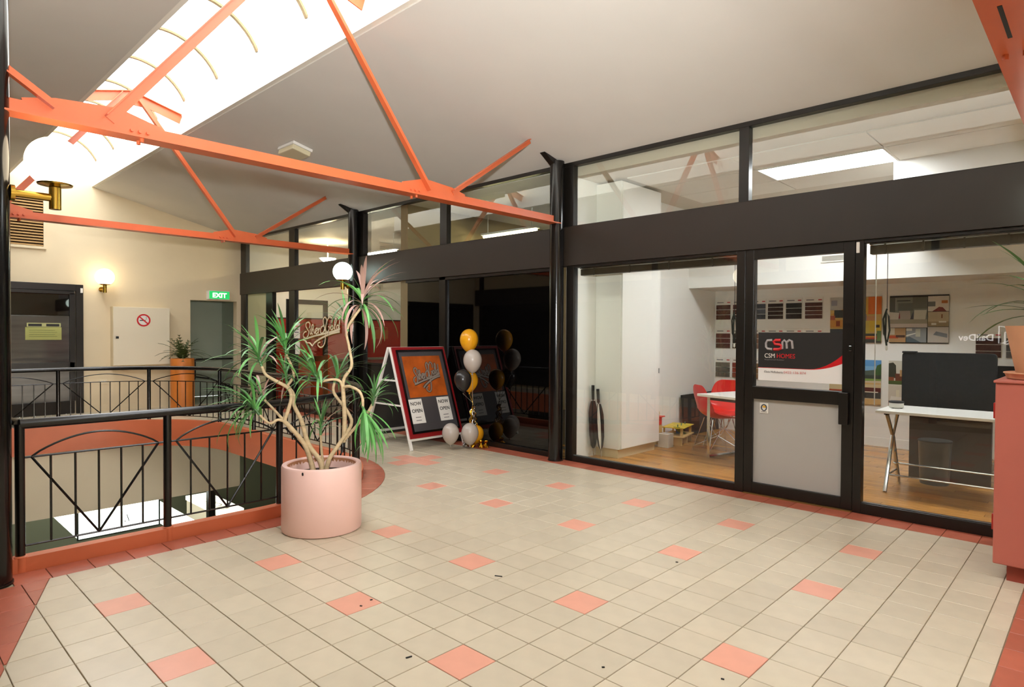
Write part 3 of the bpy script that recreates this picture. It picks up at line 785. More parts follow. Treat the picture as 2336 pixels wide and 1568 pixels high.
for k, (x0, y0, x1, y1, lab) in enumerate([(671, 737, 684, 772, 'upper white opening-hours sticker on the jeweller door mullion'), (674, 781, 684, 808, 'lower pale sticker beneath the opening hours on the mullion')]):
    p, q = at(x0, y1, 1, .96), at(x1, y0, 1, .96)
    t = thing('door_sticker', lab, 'sticker', (p.x, .96, p.z))
    reparent(MB().box(p.x, .955, p.z, q.x, .964, q.z).build('paper', m_paper), t)
    if k == 0:
        for j in range(3):
            zz = q.z - (q.z - p.z) * (.25 + .2 * j); reparent(MB().box(p.x + .03, .953, zz, q.x - .03, .956, zz + .02).build('print', [mat('salmon_ink', 'd08070', .6), m_grey, m_grey][j]), t)

# ------------------------------------------------------------------ end wall fittings
d2 = struct(empty('door_2', (XE, -2.3, 0)))
def dp(nm, y0, z0, y1, z1, x0=0.0, x1=.05, m=None): return reparent(MB().box(XE + x0, y0, z0, XE + x1, y1, z1).build(nm, m or m_black, None, bevel=.003), d2)
dp('jamb', -1.86, 0, -1.755, 2.2, 0, .07); dp('jamb', -3.05, 0, -2.95, 2.2, 0, .07); dp('head', -2.95, 2.09, -1.86, 2.2, 0, .07)
dp('top_rail', -2.93, 2.03, -1.88, 2.09); dp('mid_rail', -2.93, .78, -1.88, .88); dp('bottom_rail', -2.93, 0.01, -1.88, .22); dp('stile', -1.95, .22, -1.87, 2.05)
dp('stile', -2.94, .22, -2.86, 2.05)
m_ddoor = mat('dim_door_glass', '4a4743', .06, ior=1.6, var=.25, vscale=3, stretch=(1, .3, 4))
m_ddoor2 = mat('grey_blind', '6f6c66', .3, var=.15, vscale=3, stretch=(1, .3, 6))
dp('upper_pane', -2.86, 1.66, -1.95, 2.03, .018, .024, m_darkglass); dp('blind_pane', -2.86, .88, -1.95, 1.66, .018, .024, m_ddoor); dp('lower_pane', -2.86, .22, -1.95, .78, .018, .024, m_ddoor2)
added_win = struct(empty('window_21', (XE, -4.2, 0)))  # unseen dark window, added to darken what the dark shop panes reflect
for (nm, y0, z0, y1, z1, m_) in (('frame', -5.35, 0, -5.25, 2.2, m_black), ('frame', -5.25, 2.1, -3.15, 2.2, m_black), ('frame', -5.25, 0, -3.15, .1, m_black), ('pane', -5.25, .1, -3.15, 2.1, m_oppglass)):
    reparent(MB().box(XE, y0, z0, XE + (.07 if nm == 'frame' else .03), y1, z1).build(nm, m_), added_win)
nt_ = thing('notice', 'yellow-green paper notice taped inside the dark door', 'notice', (XE + .05, -2.3, 1.4))
reparent(MB().box(XE + .026, -2.55, 1.26, XE + .030, -2.06, 1.47).build('paper', mat('yellow_green_paper', 'a8a860', .7)), nt_)
reparent(MB().box(XE + .026, -2.53, 1.475, XE + .030, -2.07, 1.54).build('heading_strip', mat('pale_paper', 'b5b57c', .7)), nt_)
for k in range(2): reparent(MB().box(XE + .029, -2.51 + .24 * k, 1.485, XE + .032, -2.33 + .24 * k, 1.525).build('print', m_ink), nt_)
for k in range(4): reparent(MB().box(XE + .029, -2.50, 1.31 + .035 * k, XE + .031, -2.12 - .03 * (k % 2), 1.316 + .035 * k).build('print', mat('dull_green_ink', '6f7440', .7)), nt_)
tag(reparent(MB().box(XE + .07, -1.80, 2.06, XE + .085, -1.765, 2.14).build('sensor', m_paper, None, bevel=.003), None) if False else MB().box(XE + .07, -1.80, 2.06, XE + .085, -1.765, 2.14).build('door_sensor', m_paper, None, bevel=.003), 'small white alarm sensor on the corner of the dark door', 'sensor')
# cabinet with no-smoking sign
cb = thing('wall_cabinet', 'cream wall cabinet with a no-smoking sign on the end wall', 'cabinet', (XE, -.88, 1.3))
reparent(MB().box(XE, -1.34, .80, XE + .16, -.42, 1.845).build('body', mat('cabinet_cream', 'e3d3b0', .55), None, bevel=.004), cb)
cd = reparent(MB().box(XE + .16, -1.335, .805, XE + .18, -.425, 1.84).build('door', mat('cabinet_door_cream', 'e6dac0', .55), None, bevel=.004), cb)
lk = MB().box(XE + .18, -1.30, 1.28, XE + .19, -1.255, 1.32).build('latch', m_ink, None, bevel=.002); reparent(lk, cb)
ns = thing('no_smoking_sign', 'round red and white no-smoking sticker on the cabinet', 'sign', (XE + .18, -.86, 1.61))
def disc(name, m, r0, r1, x, parent, n=40):
    mb = MB(); vs = []; 
    for j in range(n):
        a = 2 * pi * j / n
        for r in (r0, r1):
            for dx in (0, .002): vs.append((x + dx, r * cos(a), r * sin(a)))
    fs = []
    for j in range(n):
        a, b = 4 * j, 4 * ((j + 1) % n); fs += [(a, a + 2, b + 2, b), (a + 1, b + 1, b + 3, a + 3), (a + 2, a + 3, b + 3, b + 2), (a, b, b + 1, a + 1)]
    mb.add(vs, fs); return mb.build(name, m, parent)
m_signred = mat('sign_red', 'c8141c', .5)
MB().lathe([(.10, 0), (.10, .002)], (0, 0, 0), 40).build('disc', m_paper, ns).rotation_euler = (0, pi / 2, 0)
disc('ring', m_signred, .086, .112, .002, ns)
MB().bar((.004, -.07, .065), (.004, .07, -.065), .003, .022, (0, 1, 1)).build('slash', m_signred, ns)
MB().box(.0025, -.065, -.012, .0035, .03, .004).build('cigarette', m_ink, ns)
MB().tube([(.003, .035, .01), (.003, .05, .03), (.003, .035, .045), (.003, .05, .06)], .004, 6).build('smoke', m_grey, ns)
# exit sign
es = thing('exit_sign', 'illuminated green EXIT sign above the doorway', 'sign', (XE, .5, 2.12))
reparent(MB().box(XE, .30, 2.045, XE + .10, .705, 2.215).build('housing', m_white, None, bevel=.004), es)
reparent(MB().box(XE + .10, .315, 2.055, XE + .106, .70, 2.205).build('face', mat('exit_green', '2fae5a', .4, emit=.7, ecol='20c060')), es)
reparent(text('lettering', 'EXIT', .125, mat('exit_white', 'ffffff', .4, emit=1.2, ecol='fffff0'), None, (XE + .107, .37, 2.085), (0, 1, 0), (0, 0, 1), width=.27, bold=.004), es)
# louvre
lv = thing('louvre_vent', 'slatted tan air vent high on the end wall', 'vent', (XE, -2.65, 3.2))
m_lv = mat('louvre_tan', 'b08a55', .6)
for dm in ((-3.1, 2.76, -2.26, 2.80), (-3.1, 3.6, -2.26, 3.64), (-2.30, 2.80, -2.26, 3.6), (-3.1, 2.8, -3.06, 3.6)): reparent(MB().box(XE, dm[0], dm[1], XE + .04, dm[2], dm[3]).build('frame', m_wall), lv)
reparent(MB().box(XE + .001, -3.06, 2.80, XE + .005, -2.30, 3.6).build('backing', mat('louvre_dark', '2a1c10', .9)), lv)
ls = None
for k in range(17):
    z = 2.82 + .0465 * k
    if ls is None:
        ls = MB().bar((0, -3.06, 0), (0, -2.30, 0), .038, .006, (.7, 0, .7)).build('slat', m_lv); ls_me = ls.data
    else: ls = link(bpy.data.objects.new('slat', ls_me))
    ls.location = (XE + .02, 0, z); ls.parent = lv; ls.matrix_parent_inverse = Matrix.Translation(-Vector(lv.location))
# power point
pp = thing('power_point', 'small cream power outlet low on the end wall', 'outlet', (XE, -1.45, .52))
MB().box(0, -.06, -.04, .012, .06, .04).build('plate', m_cream, pp, bevel=.003); MB().box(.012, -.03, -.01, .016, -.01, .015).build('switch', m_white, pp); MB().box(.012, .01, -.01, .016, .03, .015).build('switch', m_white, pp)
# handrail in the exit doorway
hr = thing('stair_handrail', 'black looped stair handrail in the exit doorway', 'handrail', (-12.0, .4, 0))
reparent(MB().tube([(-12.0, 1.1, .86), (-12.0, .22, .86), (-12.0, .14, .80), (-12.0, .10, .62), (-12.0, .16, .52), (-12.0, .5, .46), (-12.0, 1.1, .18)], .018, 10).build('rail', m_rail, None, smooth=True), hr)
reparent(MB().tube([(-12.0, .20, .85), (-12.0, .20, .5), (-12.0, .12, .3), (-12.0, .16, .0)], .015, 10).build('post', m_rail, None, smooth=True), hr)
for k in range(5): reparent(MB().box(-13.19, -.3, .3 + .11 * k, -13.17, 1.2, .305 + .11 * k).build('recess_groove', mat('groove', '6f7b6c', .8)), hr) if False else None

# emergency light on the ceiling
el = thing('emergency_light', 'white box light fitting on the sloping ceiling', 'lamp', (-6.2, -.70, zc(-.70) - .004))
el.rotation_euler = (-math.atan(CS), 0, 0)
MB().box(-.20, -.13, -.035, .20, .13, 0).build('housing', m_white, el, bevel=.005)
MB().box(-.19, -.12, -.095, .19, .12, -.035).build('diffuser', mat('aged_diffuser', 'd9cfae', .4), el, bevel=.012)

# ------------------------------------------------------------------ building company's office: shell
XL, YB, ZO = -3.18, 4.49, 3.15
struct(B('wall_office_rear', m_white, None, XL, YB, -.01, 4.9, YB + .12, 3.3))
struct(B('wall_office_right', m_white, None, 4.8, 1.05, -.01, 4.9, YB, 3.3))
struct(B('baseboard_office', m_white, None, XL, YB - .014, 0, 4.8, YB, .11))
struct(B('ceiling_office_bulkhead', m_white, None, XL, 3.66, 2.06, 4.8, YB, ZO))
struct(B('ceiling_office_drop', m_white, None, -.43, 2.63, 2.46, 4.8, 3.66, ZO))
m_ctile = mat('ceiling_tile_white', 'e2ddd2', .8, var=.02, vscale=4, obj_var=.02)
oc = struct(B('ceiling_office', mat('ceiling_grid', 'c9bfae', .7), None, XL, 1.05, ZO + .004, 4.8, YB, ZO + .12))
mb = MB().box(-.594, -.294, -.012, .594, .294, .0); ct = mb.build('ceiling_tile', m_ctile); ct_me = ct.data; bpy.data.objects.remove(ct)
for i in range(-2, 6):
    for j in range(-2, 4):
        cx, cy = -.98 + 1.2 * i, 2.35 + .6 * j
        if (i, j) in ((0, 0), (3, 0)) or cy + .3 > 3.7 or cy - .3 < 1.04 or cx - .6 < XL - .1: continue
        if cx > -.3 and cy > 2.5: continue
        o = link(bpy.data.objects.new('ceiling_tile', ct_me), oc); o.location = (cx, cy, ZO + .004)
m_fluoro = mat('fluoro_diffuser', 'ffffff', .4, emit=27.0, ecol='f6f8ff')
for k, cx in enumerate((-.98, 2.62)):
    t = thing('ceiling_light_panel', ['bright rectangular light panel in the office ceiling, seen through the upper glass', 'second rectangular light panel deeper in the office ceiling, out to the right'][k], 'lamp', (cx, 2.35, ZO), 'office ceiling light panels')
    MB().box(-.58, -.27, -.012, .58, .27, -.004).build('diffuser', m_fluoro, t)
    mb = MB(); mb.box(-.6, -.3, -.014, .6, -.27, .0); mb.box(-.6, .27, -.014, .6, .3, 0); mb.box(-.6, -.27, -.014, -.58, .27, 0); mb.box(.58, -.27, -.014, .6, .27, 0); mb.build('frame', m_white, t)
# vent on the bulkhead
vt = thing('bulkhead_grille', 'white slotted air grille on the office bulkhead above the door sign', 'vent', (-1.05, 3.655, 2.55))
p0, p1 = at(1872, 600, 1, 3.65), at(1938, 577, 1, 3.65)
reparent(MB().box(p0.x, 3.645, p0.z, p1.x + .05, 3.66, p1.z).build('plate', m_white, None, bevel=.003), vt)
for k in range(4):
    zz = p0.z + .02 + (p1.z - p0.z - .05) * k / 3
    reparent(MB().box(p0.x + .02, 3.638, zz, p1.x + .03, 3.646, zz + .012).build('slat', mat('grille_grey', 'a9a59b', .6)), vt)
# timber floor of separate boards
m_wood = mat('timber_boards', 'b9813f', .2, var=.3, vscale=5, obj_var=.24, stretch=(1.2, 14, 1))
fo_ = struct(B('floor_office', mat('timber_gap', '5a3a1c', .6), None, -3.3, .985, -.29, 4.9, YB + .1, -.008))
pw = .085; meshes = []
for L in (0.9, 1.3, 1.7):
    o = MB().box(0.001, 0.0012, -.008, L - .001, pw - .0012, 0).build('floor_board', m_wood); meshes.append((L, o.data)); bpy.data.objects.remove(o)
rr = random.Random(3)
y = 1.045
while y < YB - .02:
    x = XL - rr.uniform(0, .8)
    while x < 4.75:
        L, me = rr.choice(meshes)
        if x + L > XL - .1:
            o = link(bpy.data.objects.new('floor_board', me), fo_); o.location = (x, y, 0)
        x += L
    y += pw
struct(B('trim_6', m_wood, None, -3.18, .99, -.01, .7, 1.045, 0.0))

# ------------------------------------------------------------------ office furniture
# tall cupboard
cp = thing('tall_cupboard', 'tall white cupboard reaching the ceiling at the left of the office', 'cupboard', (-3.0, 1.85, 0))
m_cup = mat('cupboard_white', 'efece6', .5)
reparent(MB().box(XL + .002, 1.44, .10, -2.835, 2.27, 3.13).build('body', m_cup, None, bevel=.004), cp)
reparent(MB().box(-2.835, 1.45, .11, -2.815, 2.262, 3.12).build('door', m_cup, None, bevel=.003), cp)
reparent(MB().box(XL + .002, 1.46, 0, -2.87, 2.25, .10).build('plinth', mat('plinth_beige', 'd8c49a', .6)), cp)
reparent(MB().tube([(-2.79, 2.20, .94), (-2.79, 2.20, 1.0)], .006, 8).build('handle', m_chrome), cp)
# blind head rails
for k, (a, b, lab) in enumerate(((-3.12, -1.3, 'dark blind head rail inside the left office window'), (-.24, .78, 'dark blind head rail inside the right office window'))):
    t = thing('blind_rail', lab, 'blind', (a, 1.1, 2.1))
    reparent(MB().box(a, 1.07, 2.055, b, 1.14, 2.125).build('casing', m_black, None, bevel=.006), t)
    reparent(MB().box(a, 1.06, 2.128, b, 1.10, 2.138).build('track', m_chrome), t)
    for q in range(4):
        xx = a + (b - a) * (q + .4) / 4; reparent(MB().box(xx, 1.062, 2.05, xx + .012, 1.072, 2.13).build('clip', m_ink), t)
    xc = (-1.36 if k == 0 else -.12)
    reparent(MB().tube([(xc, 1.10, 2.06), (xc, 1.10, 1.62)], .0025, 6).build('cord', m_ink), t)
    pts = [(xc, 1.10, 1.62), (xc - .025, 1.10, 1.54), (xc - .018, 1.10, 1.42), (xc + .005, 1.10, 1.36), (xc + .02, 1.10, 1.45), (xc + .012, 1.10, 1.56), (xc - .006, 1.1, 1.60), (xc - .01, 1.10, 1.40), (xc, 1.1, 1.33)]
    reparent(MB().tube(pts, .007, 6).build('cord_knot', mat('cord_green', '2b2d24', .7), None, smooth=True), t)
    reparent(MB().lathe([(.004, 0), (.009, .01), (.009, .03), (.004, .04)], (xc, 1.10, 1.29), 10).build('cord_end', m_paper), t)
reparent(MB().tube([(-.20, 1.10, 2.06), (-.20, 1.10, .85)], .004, 8).build('wand', mat('clear_wand', 'd8d4cc', .3)), bpy.data.objects['blind_rail.001'])
# umbrellas
def umbrella(loc, lean, Lh, label, cols):
    t = thing('folded_umbrella', label, 'umbrella', loc, 'folded umbrellas in the office window')
    t.rotation_euler = lean
    nfl = 9; n = 36; prof = [(.010, .12), (.024, .16), (.038, .30), (.044, .50), (.042, .62), (.034, .70), (.022, .78)]
    mb = MB(); vs = []; fs = []
    for i, (r, z) in enumerate(prof):
        for j in range(n):
            a = 2 * pi * j / n; rr_ = r * (1 + .22 * sin(nfl * a + z * 5)); vs.append((rr_ * cos(a), rr_ * sin(a), z * Lh))
    for i in range(len(prof) - 1):
        for j in range(n): fs.append((i * n + j, i * n + (j + 1) % n, (i + 1) * n + (j + 1) % n, (i + 1) * n + j))
    mb.add(vs, fs)
    for k, f in enumerate(mb.f): mb.m[k] = 1 if ((k % n) // 4) % 2 and len(cols) > 1 else 0
    mb.build('canopy', cols, t, smooth=True)
    MB().tube([(0, 0, 0), (0, 0, .12 * Lh)], .005, 8).build('tip', m_chrome, t)
    MB().tube([(0, 0, .76 * Lh), (0, 0, .84 * Lh)], .006, 8).build('shaft', m_ink, t)
    MB().tube([(0, 0, .80 * Lh), (0, 0, Lh)], [.016, .018], 12).build('handle', m_ink, t, smooth=True)
    MB().tube([(.03, 0, .48 * Lh), (0, .033, .48 * Lh), (-.03, 0, .49 * Lh), (0, -.033, .48 * Lh)], .005, 6, closed=True).build('strap', m_ink, t)
p = at(1357, 1041, 2, .0); umbrella((-3.125, 1.345, 0), (0, radians(-1.0), 0), .82, 'mostly black folded umbrella leaning beside the white cupboard', [m_ink])
umbrella((-3.045, 1.385, 0), (0, radians(-4.0), 0), .78, 'black and white folded umbrella leaning beside the black one', [m_ink, m_paper])
# meeting table
mt = thing('meeting_table', 'white meeting table on chrome loop legs in the office', 'table', (-2.286, 2.19, 0)); mt.rotation_euler.z = radians(-16)
m_top = mat('white_laminate', 'f1eee8', .25)
MB().box(0, 0, .70, 1.4, .86, .73).build('tabletop', m_top, mt, bevel=.005)
for xx in (.13, 1.27):
    MB().tube([(xx, .05, .70), (xx, .05, .022), (xx, .81, .022), (xx, .81, .70)], .022, 4).build('loop_leg', m_chrome, mt)
MB().box(.13, .06, .665, 1.27, .80, .70).build('under_frame', m_ink, mt)
# shell chairs
def shell_mesh():
    # side profile (u along depth, z): front lip -> seat -> back top
    prof = [(.235, .400), (.20, .425), (.10, .425), (0, .418), (-.10, .425), (-.165, .46), (-.20, .53), (-.225, .62), (-.245, .72), (-.255, .79), (-.255, .815)]
    wid = [.19, .215, .235, .24, .235, .23, .225, .215, .195, .155, .09]
    curl = [.0, .015, .035, .05, .06, .06, .05, .035, .02, .01, .0]
    m = 9; vs = []; fs = []
    for (d_, z), w_, c in zip(prof, wid, curl):
        for j in range(m):
            s = -1 + 2 * j / (m - 1); up = c * abs(s) ** 2.5
            back = z > .5
            vs.append((w_ * s, d_ + (up if back else 0), z + (0 if back else up)))
    for i in range(len(prof) - 1):
        for j in range(m - 1): fs.append((i * m + j, i * m + j + 1, (i + 1) * m + j + 1, (i + 1) * m + j))
    mb = MB(); mb.add(vs, fs); return mb
def shell_chair(loc, rz, label):
    t = thing('shell_chair', label, 'chair', loc, 'red shell chairs at the meeting table'); t.rotation_euler.z = rz
    o = shell_mesh().build('shell', m_redpl, t, smooth=True)
    so = o.modifiers.new('thick', 'SOLIDIFY'); so.thickness = .008; ss = o.modifiers.new('sub', 'SUBSURF'); ss.levels = 1; ss.render_levels = 2
    r = .0055
    feet = [(-.22, .22), (.22, .22), (.22, -.22), (-.22, -.22)]
    for fx, fy in feet: MB().tube([(fx, fy, 0), (fx * .5, fy * .55, .41)], r, 8).build('leg', m_chrome, t)
    for a, b in (((-.20, .20), (.09, -.10)), ((.20, .20), (-.09, -.10)), ((-.20, -.20), (.09, .10)), ((.20, -.20), (-.09, .10))):
        MB().tube([(a[0], a[1], .06), (b[0] * .3, b[1] * .3, .22), (b[0], b[1], .405)], r * .8, 6).build('brace_wire', m_chrome, t)
    return t
shell_chair((-2.22, 2.60, 0), radians(-38), 'red shell chair with wire legs at the left end of the white table')
shell_chair((-2.42, 3.20, 0), radians(-165), 'red shell chair standing behind the white table')
# leaning dark panel
lp = thing('leaning_screen', 'dark screen panel leaning on the office side wall', 'panel', (-3.1, 3.9, 0))
lo_ = reparent(MB().box(-.012, -.50, .0, .012, .50, .56).build('board', mat('charcoal_felt', '2c2b2a', .8), None, bevel=.008), lp)
lo_.matrix_parent_inverse = Matrix(); lo_.rotation_euler.y = radians(-5); lo_.location = (.02, 0, .002)
fr_ = MB(); fr_.box(-.014, -.51, 0, .014, -.49, .57); fr_.box(-.014, .49, 0, .014, .51, .57); fr_.box(-.014, -.49, .55, .014, .49, .57)
fo2 = fr_.build('edge_frame', m_ink, lp); fo2.rotation_euler.y = radians(-5); fo2.location = (.02, 0, .002)
# toys
tg = thing('toy_garage', 'wooden toy garage with painted yellow deck on the office floor', 'toy', (-2.92, 2.90, 0)); tg.rotation_euler.z = radians(12)
m_ply = mat('toy_plywood', 'd3ae6d', .6, var=.1, vscale=8)
MB().box(-.15, -.25, .10, .15, .25, .115).build('deck', m_ply, tg, bevel=.002)
MB().box(-.13, -.24, .215, .15, .24, .225).build('upper_deck', mat('toy_deck_yellow', 'd6bd3e', .5, var=.25, vscale=14), tg, bevel=.002)
for yy in (-.22, 0, .21): MB().box(-.13, yy - .008, 0, .13, yy + .008, .10).build('leg_panel', m_ply, tg)
for yy in (-.2, .18): MB().box(-.12, yy - .006, .115, -.10, yy + .006, .215).build('post', m_ply, tg); MB().box(.10, yy - .006, .115, .13, yy + .006, .215).build('post', m_ply, tg)
MB().prism([(.02, -.23, .225), (.02, -.23, .235), (.02, .05, .125), (.02, .05, .115)], (.08, 0, 0)).build('ramp', mat('toy_green', '8fa84a', .5), tg)
MB().box(-.02, .0, .116, .02, .05, .165).build('lift', mat('toy_blue', '2468a8', .4), tg)
for k in range(3):
    MB().lathe([(.006, 0), (.008, .03)], (.05, -.15 + .16 * k, .225), 8).build('bollard', mat('toy_teal', '5f8f86', .5), tg)
tr_ = thing('toy_truck', 'red and wooden toy truck behind the toy garage', 'toy', (-3.06, 2.50, .0))
MB().box(-.10, -.09, .02, .10, .09, .26).build('chest', m_ply, tr_, bevel=.006)
MB().box(-.09, -.10, .26, .09, .10, .36).build('cab', m_redpl, tr_, bevel=.008)
MB().tube([(0, -.10, .40), (0, .10, .40)], .055, 14).build('barrel', m_ply, tr_, smooth=True)
MB().box(-.10, -.12, .36, .12, .12, .372).build('tray', m_redpl, tr_)
bx = thing('paper_box', 'white paper box standing beside the toy garage', 'box', (-2.86, 2.50, 0))
MB().box(-.07, -.07, 0, .07, .07, .17).build('carton', m_paper, bx, bevel=.003); MB().box(-.072, -.005, .17, .072, .005, .173).build('lid_gap', m_grey, bx)
# desk
dk = thing('desk', 'narrow white desk on crossed chrome legs in the right office window', 'desk', (0.3, 2.1, 0))
reparent(MB().box(-.37, 1.83, .712, .95, 2.46, .738).build('desktop', m_top, None, bevel=.004), dk)
for xx in (-.30, .86):
    for a, b in (((1.90, 0), (2.36, .70)), ((2.42, 0), (1.94, .70))):
        y0, z0 = a; y1, z1 = b; ym = (y0 + y1) / 2
        reparent(MB().tube([(xx, y0, z0), (xx, y0 + (ym - y0) * .45, .2), (xx, ym, .46), (xx, y1, z1)], .017, 8).build('leg', m_chrome, None, smooth=True), dk)
    reparent(MB().box(xx - .015, 1.9, .695, xx + .015, 2.4, .712).build('bracket', m_ink), dk)
    reparent(MB().tube([(xx, 2.0, .14), (xx, 2.32, .14)], .009, 8).build('cross_bar', m_chrome), dk)
for yy, zz in ((2.0, .14), (2.20, .22)): reparent(MB().tube([(-.30, yy, zz), (.86, yy, zz)], .009, 8).build('stretcher', m_chrome), dk)
tin = thing('desk_tin', 'small white tin with a dark lid on the narrow desk', 'tin', (-.27, 2.14, .738))
MB().lathe([(.055, .006), (.06, .012), (.06, .05), (.056, .056)], (0, 0, 0), 24).build('tin', m_paper, tin, smooth=True)
MB().lathe([(.062, .05), (.062, .064), (.05, .068)], (0, 0, 0), 24).build('lid', m_ink, tin, smooth=True)
for k in range(3): MB().lathe([(.010, 0), (.010, .008)], (.04 * cos(k * 2.1), .04 * sin(k * 2.1), 0), 8).build('foot', m_ink, tin)
# workstation screen and desk behind
ws = thing('workstation_screen', 'black felt workstation screen behind the narrow desk', 'screen', (.0, 2.75, 0))
m_felt = mat('black_felt', '2a2a2b', .9, var=.1, vscale=40)
m_dwood = mat('dark_workstation_wood', '33231c', .35, var=.15, vscale=6)
def rrect(x0, z0, x1, z1, r, y, n=5):
    out = []
    for cx, cz, a0 in ((x1 - r, z1 - r, 0), (x0 + r, z1 - r, pi / 2)):
        for k in range(n + 1): a = a0 + (pi / 2) * k / n; out.append((cx + r * cos(a), y, cz + r * sin(a)))
    out += [(x0, y, z0), (x1, y, z0)]; return out
reparent(MB().prism(rrect(-.355, .70, .405, 1.245, .035, 2.74), (0, .045, 0)).build('felt_panel', m_felt, None, bevel=.004), ws)
reparent(MB().box(-.355, 2.735, 1.235, -.23, 2.79, 1.255).build('top_clip', m_ink, None, bevel=.004), ws)
reparent(MB().box(-.29, 2.77, 0, .37, 2.80, .70).build('modesty_panel', m_dwood, None, bevel=.003), ws)
bn = thing('waste_bin', 'dark grey round waste bin under the desk', 'bin', (-.04, 2.585, 0))
MB().lathe([(.115, 0), (.12, .01), (.135, .40), (.14, .41), (.13, .41), (.112, .02)], (0, 0, 0), 32).build('bin', mat('bin_grey', '4a4a4a', .35), bn, smooth=True)
MB().lathe([(.138, .0), (.142, .006), (.138, .012)], (0, 0, .405), 32).build('rim', m_ink, bn, smooth=True)
ch = thing('office_chair', 'black office chair with chrome star base at the right of the desk', 'chair', (.66, 3.06, 0))
for k in range(5):
    a = 2 * pi * k / 5 + .3; MB().tube([(0, 0, .12), (.15 * cos(a), .15 * sin(a), .115), (.27 * cos(a), .27 * sin(a), .06)], [.02, .018, .013], 8).build('base_arm', m_chrome, ch, smooth=True)
    MB().lathe([(.012, 0), (.026, .008), (.026, .042), (.012, .05)], (.28 * cos(a), .28 * sin(a), 0), 12).build('castor', m_ink, ch, smooth=True)
MB().tube([(0, 0, .1), (0, 0, .42)], .025, 12).build('gas_lift', m_ink, ch); MB().box(-.24, -.23, .42, .24, .23, .50).build('seat', m_felt, ch, bevel=.04); MB().box(.18, -.22, .55, .26, .22, 1.02).build('backrest', m_felt, ch, bevel=.04)
fc = thing('side_desk', 'dark wooden return desk at the far right of the office', 'desk', (.9, 3.6, 0))
reparent(MB().box(.16, 3.3, .70, 1.9, 4.2, .73).build('desktop', m_dwood, None, bevel=.003), fc)
for xx in (.2, 1.8): reparent(MB().box(xx, 3.35, 0, xx + .03, 4.15, .70).build('side_panel', m_dwood), fc)
reparent(MB().box(.16, 4.2, .73, 1.9, 4.24, 1.08).build('rear_screen', m_felt), fc)

# ------------------------------------------------------------------ wall prints and sample boards
PAL = {}
def pm(c):
    if c not in PAL: PAL[c] = mat('print_' + c, c, .5)
    return PAL[c]
def picture(name, label, cat, group, x0, z0, x1, z1, cells, back='2a2724', Y=YB, th=.012):
    """flat printed board on the rear wall: cells are (u0,v0,u1,v1,colour) of the print, v up"""
    t = thing(name, label, cat, ((x0 + x1) / 2, Y, z0), group)
    reparent(MB().box(x0, Y - th, z0, x1, Y - .001, z1).build('board', pm(back), None, bevel=.002), t)
    cols = []; mb = MB()
    for k, c in enumerate(cells):
        if c[4] not in cols: cols.append(c[4])
        mb.mi = cols.index(c[4]); yy = Y - th - .0004 * (k + 1)
        a, b = x0 + (x1 - x0) * c[0], x0 + (x1 - x0) * c[2]; e, f = z0 + (z1 - z0) * c[1], z0 + (z1 - z0) * c[3]
        if len(c) > 5: pts = [(x0 + (x1 - x0) * u, yy, z0 + (z1 - z0) * v) for u, v in c[5]]; mb.add(pts, [tuple(range(len(pts)))])
        else: mb.add([(a, yy, e), (b, yy, e), (b, yy, f), (a, yy, f)], [(0, 1, 2, 3)])
    reparent(mb.build('print', [pm(c) for c in cols], None), t)
    return t
R_ = lambda u0, v0, u1, v1, c: (u0, v0, u1, v1, c)
Pg = lambda c, *p: (0, 0, 0, 0, c, p)
# collage of room interiors, large
picture('photo_collage', 'large collage of pale bedroom and interior photos on the office rear wall', 'poster', 'framed photo collages', -.862, 1.315, -.24, 1.905, [
    R_(0, .33, .65, .96, '7f7f74'), R_(0, .62, .1, .96, '565850'), R_(.1, .7, .12, .96, '8f8f86'), R_(.15, .68, .42, .84, '5f6259'), R_(.4, .72, .65, .96, '666558'), R_(.13, .88, .36, .9, '2f3330'),
    R_(.0, .33, .65, .42, 'c7bbb4'), R_(0, .41, .65, .5, '9b9582'), Pg('c8c0b4', (0, .5), (.16, .5), (.17, .64), (0, .66)), Pg('a99b90', (.18, .5), (.37, .5), (.36, .68), (.17, .68)), Pg('c3bdac', (.42, .5), (.62, .5), (.64, .69), (.43, .69)), Pg('4c4a52', (.36, .5), (.42, .5), (.42, .68)), Pg('7e1f2a', (.16, .52), (.19, .52), (.18, .66)),
    R_(.66, .66, 1, .97, 'cfc4b4'), R_(.66, .76, .78, .86, '6a665e'), Pg('7d3a34', (.73, .66), (.96, .66), (.9, .74), (.84, .75)), R_(.88, .82, .98, .88, 'b6703a'), R_(.66, .35, 1, .65, 'b5a283'), R_(.66, .35, 1, .45, '9a8768'), R_(.88, .52, .9, .6, '7a4a24'), R_(.72, .38, .8, .42, 'd8d4c4'), R_(.84, .43, .96, .46, 'd8d4c4'),
    R_(.66, .02, 1, .34, 'b9b0a6'), Pg('7b7e80', (.75, .18), (.98, .12), (.98, .2), (.8, .25)), R_(0, .02, .29, .32, 'b08a5e'), R_(0, .18, .1, .32, 'c8bda8'), R_(0, .1, .16, .16, 'b84c22'), R_(.12, .12, .28, .17, '4a2e22'), R_(.3, .02, .64, .32, '8c9092'), Pg('56636c', (.3, .02), (.55, .02), (.36, .14), (.3, .12)), R_(.3, .26, .4, .31, 'd8d6cc'), R_(.46, .14, .54, .3, 'b9b6a8'), Pg('e0ded6', (.3, .14), (.46, .2), (.46, .22), (.3, .17))])
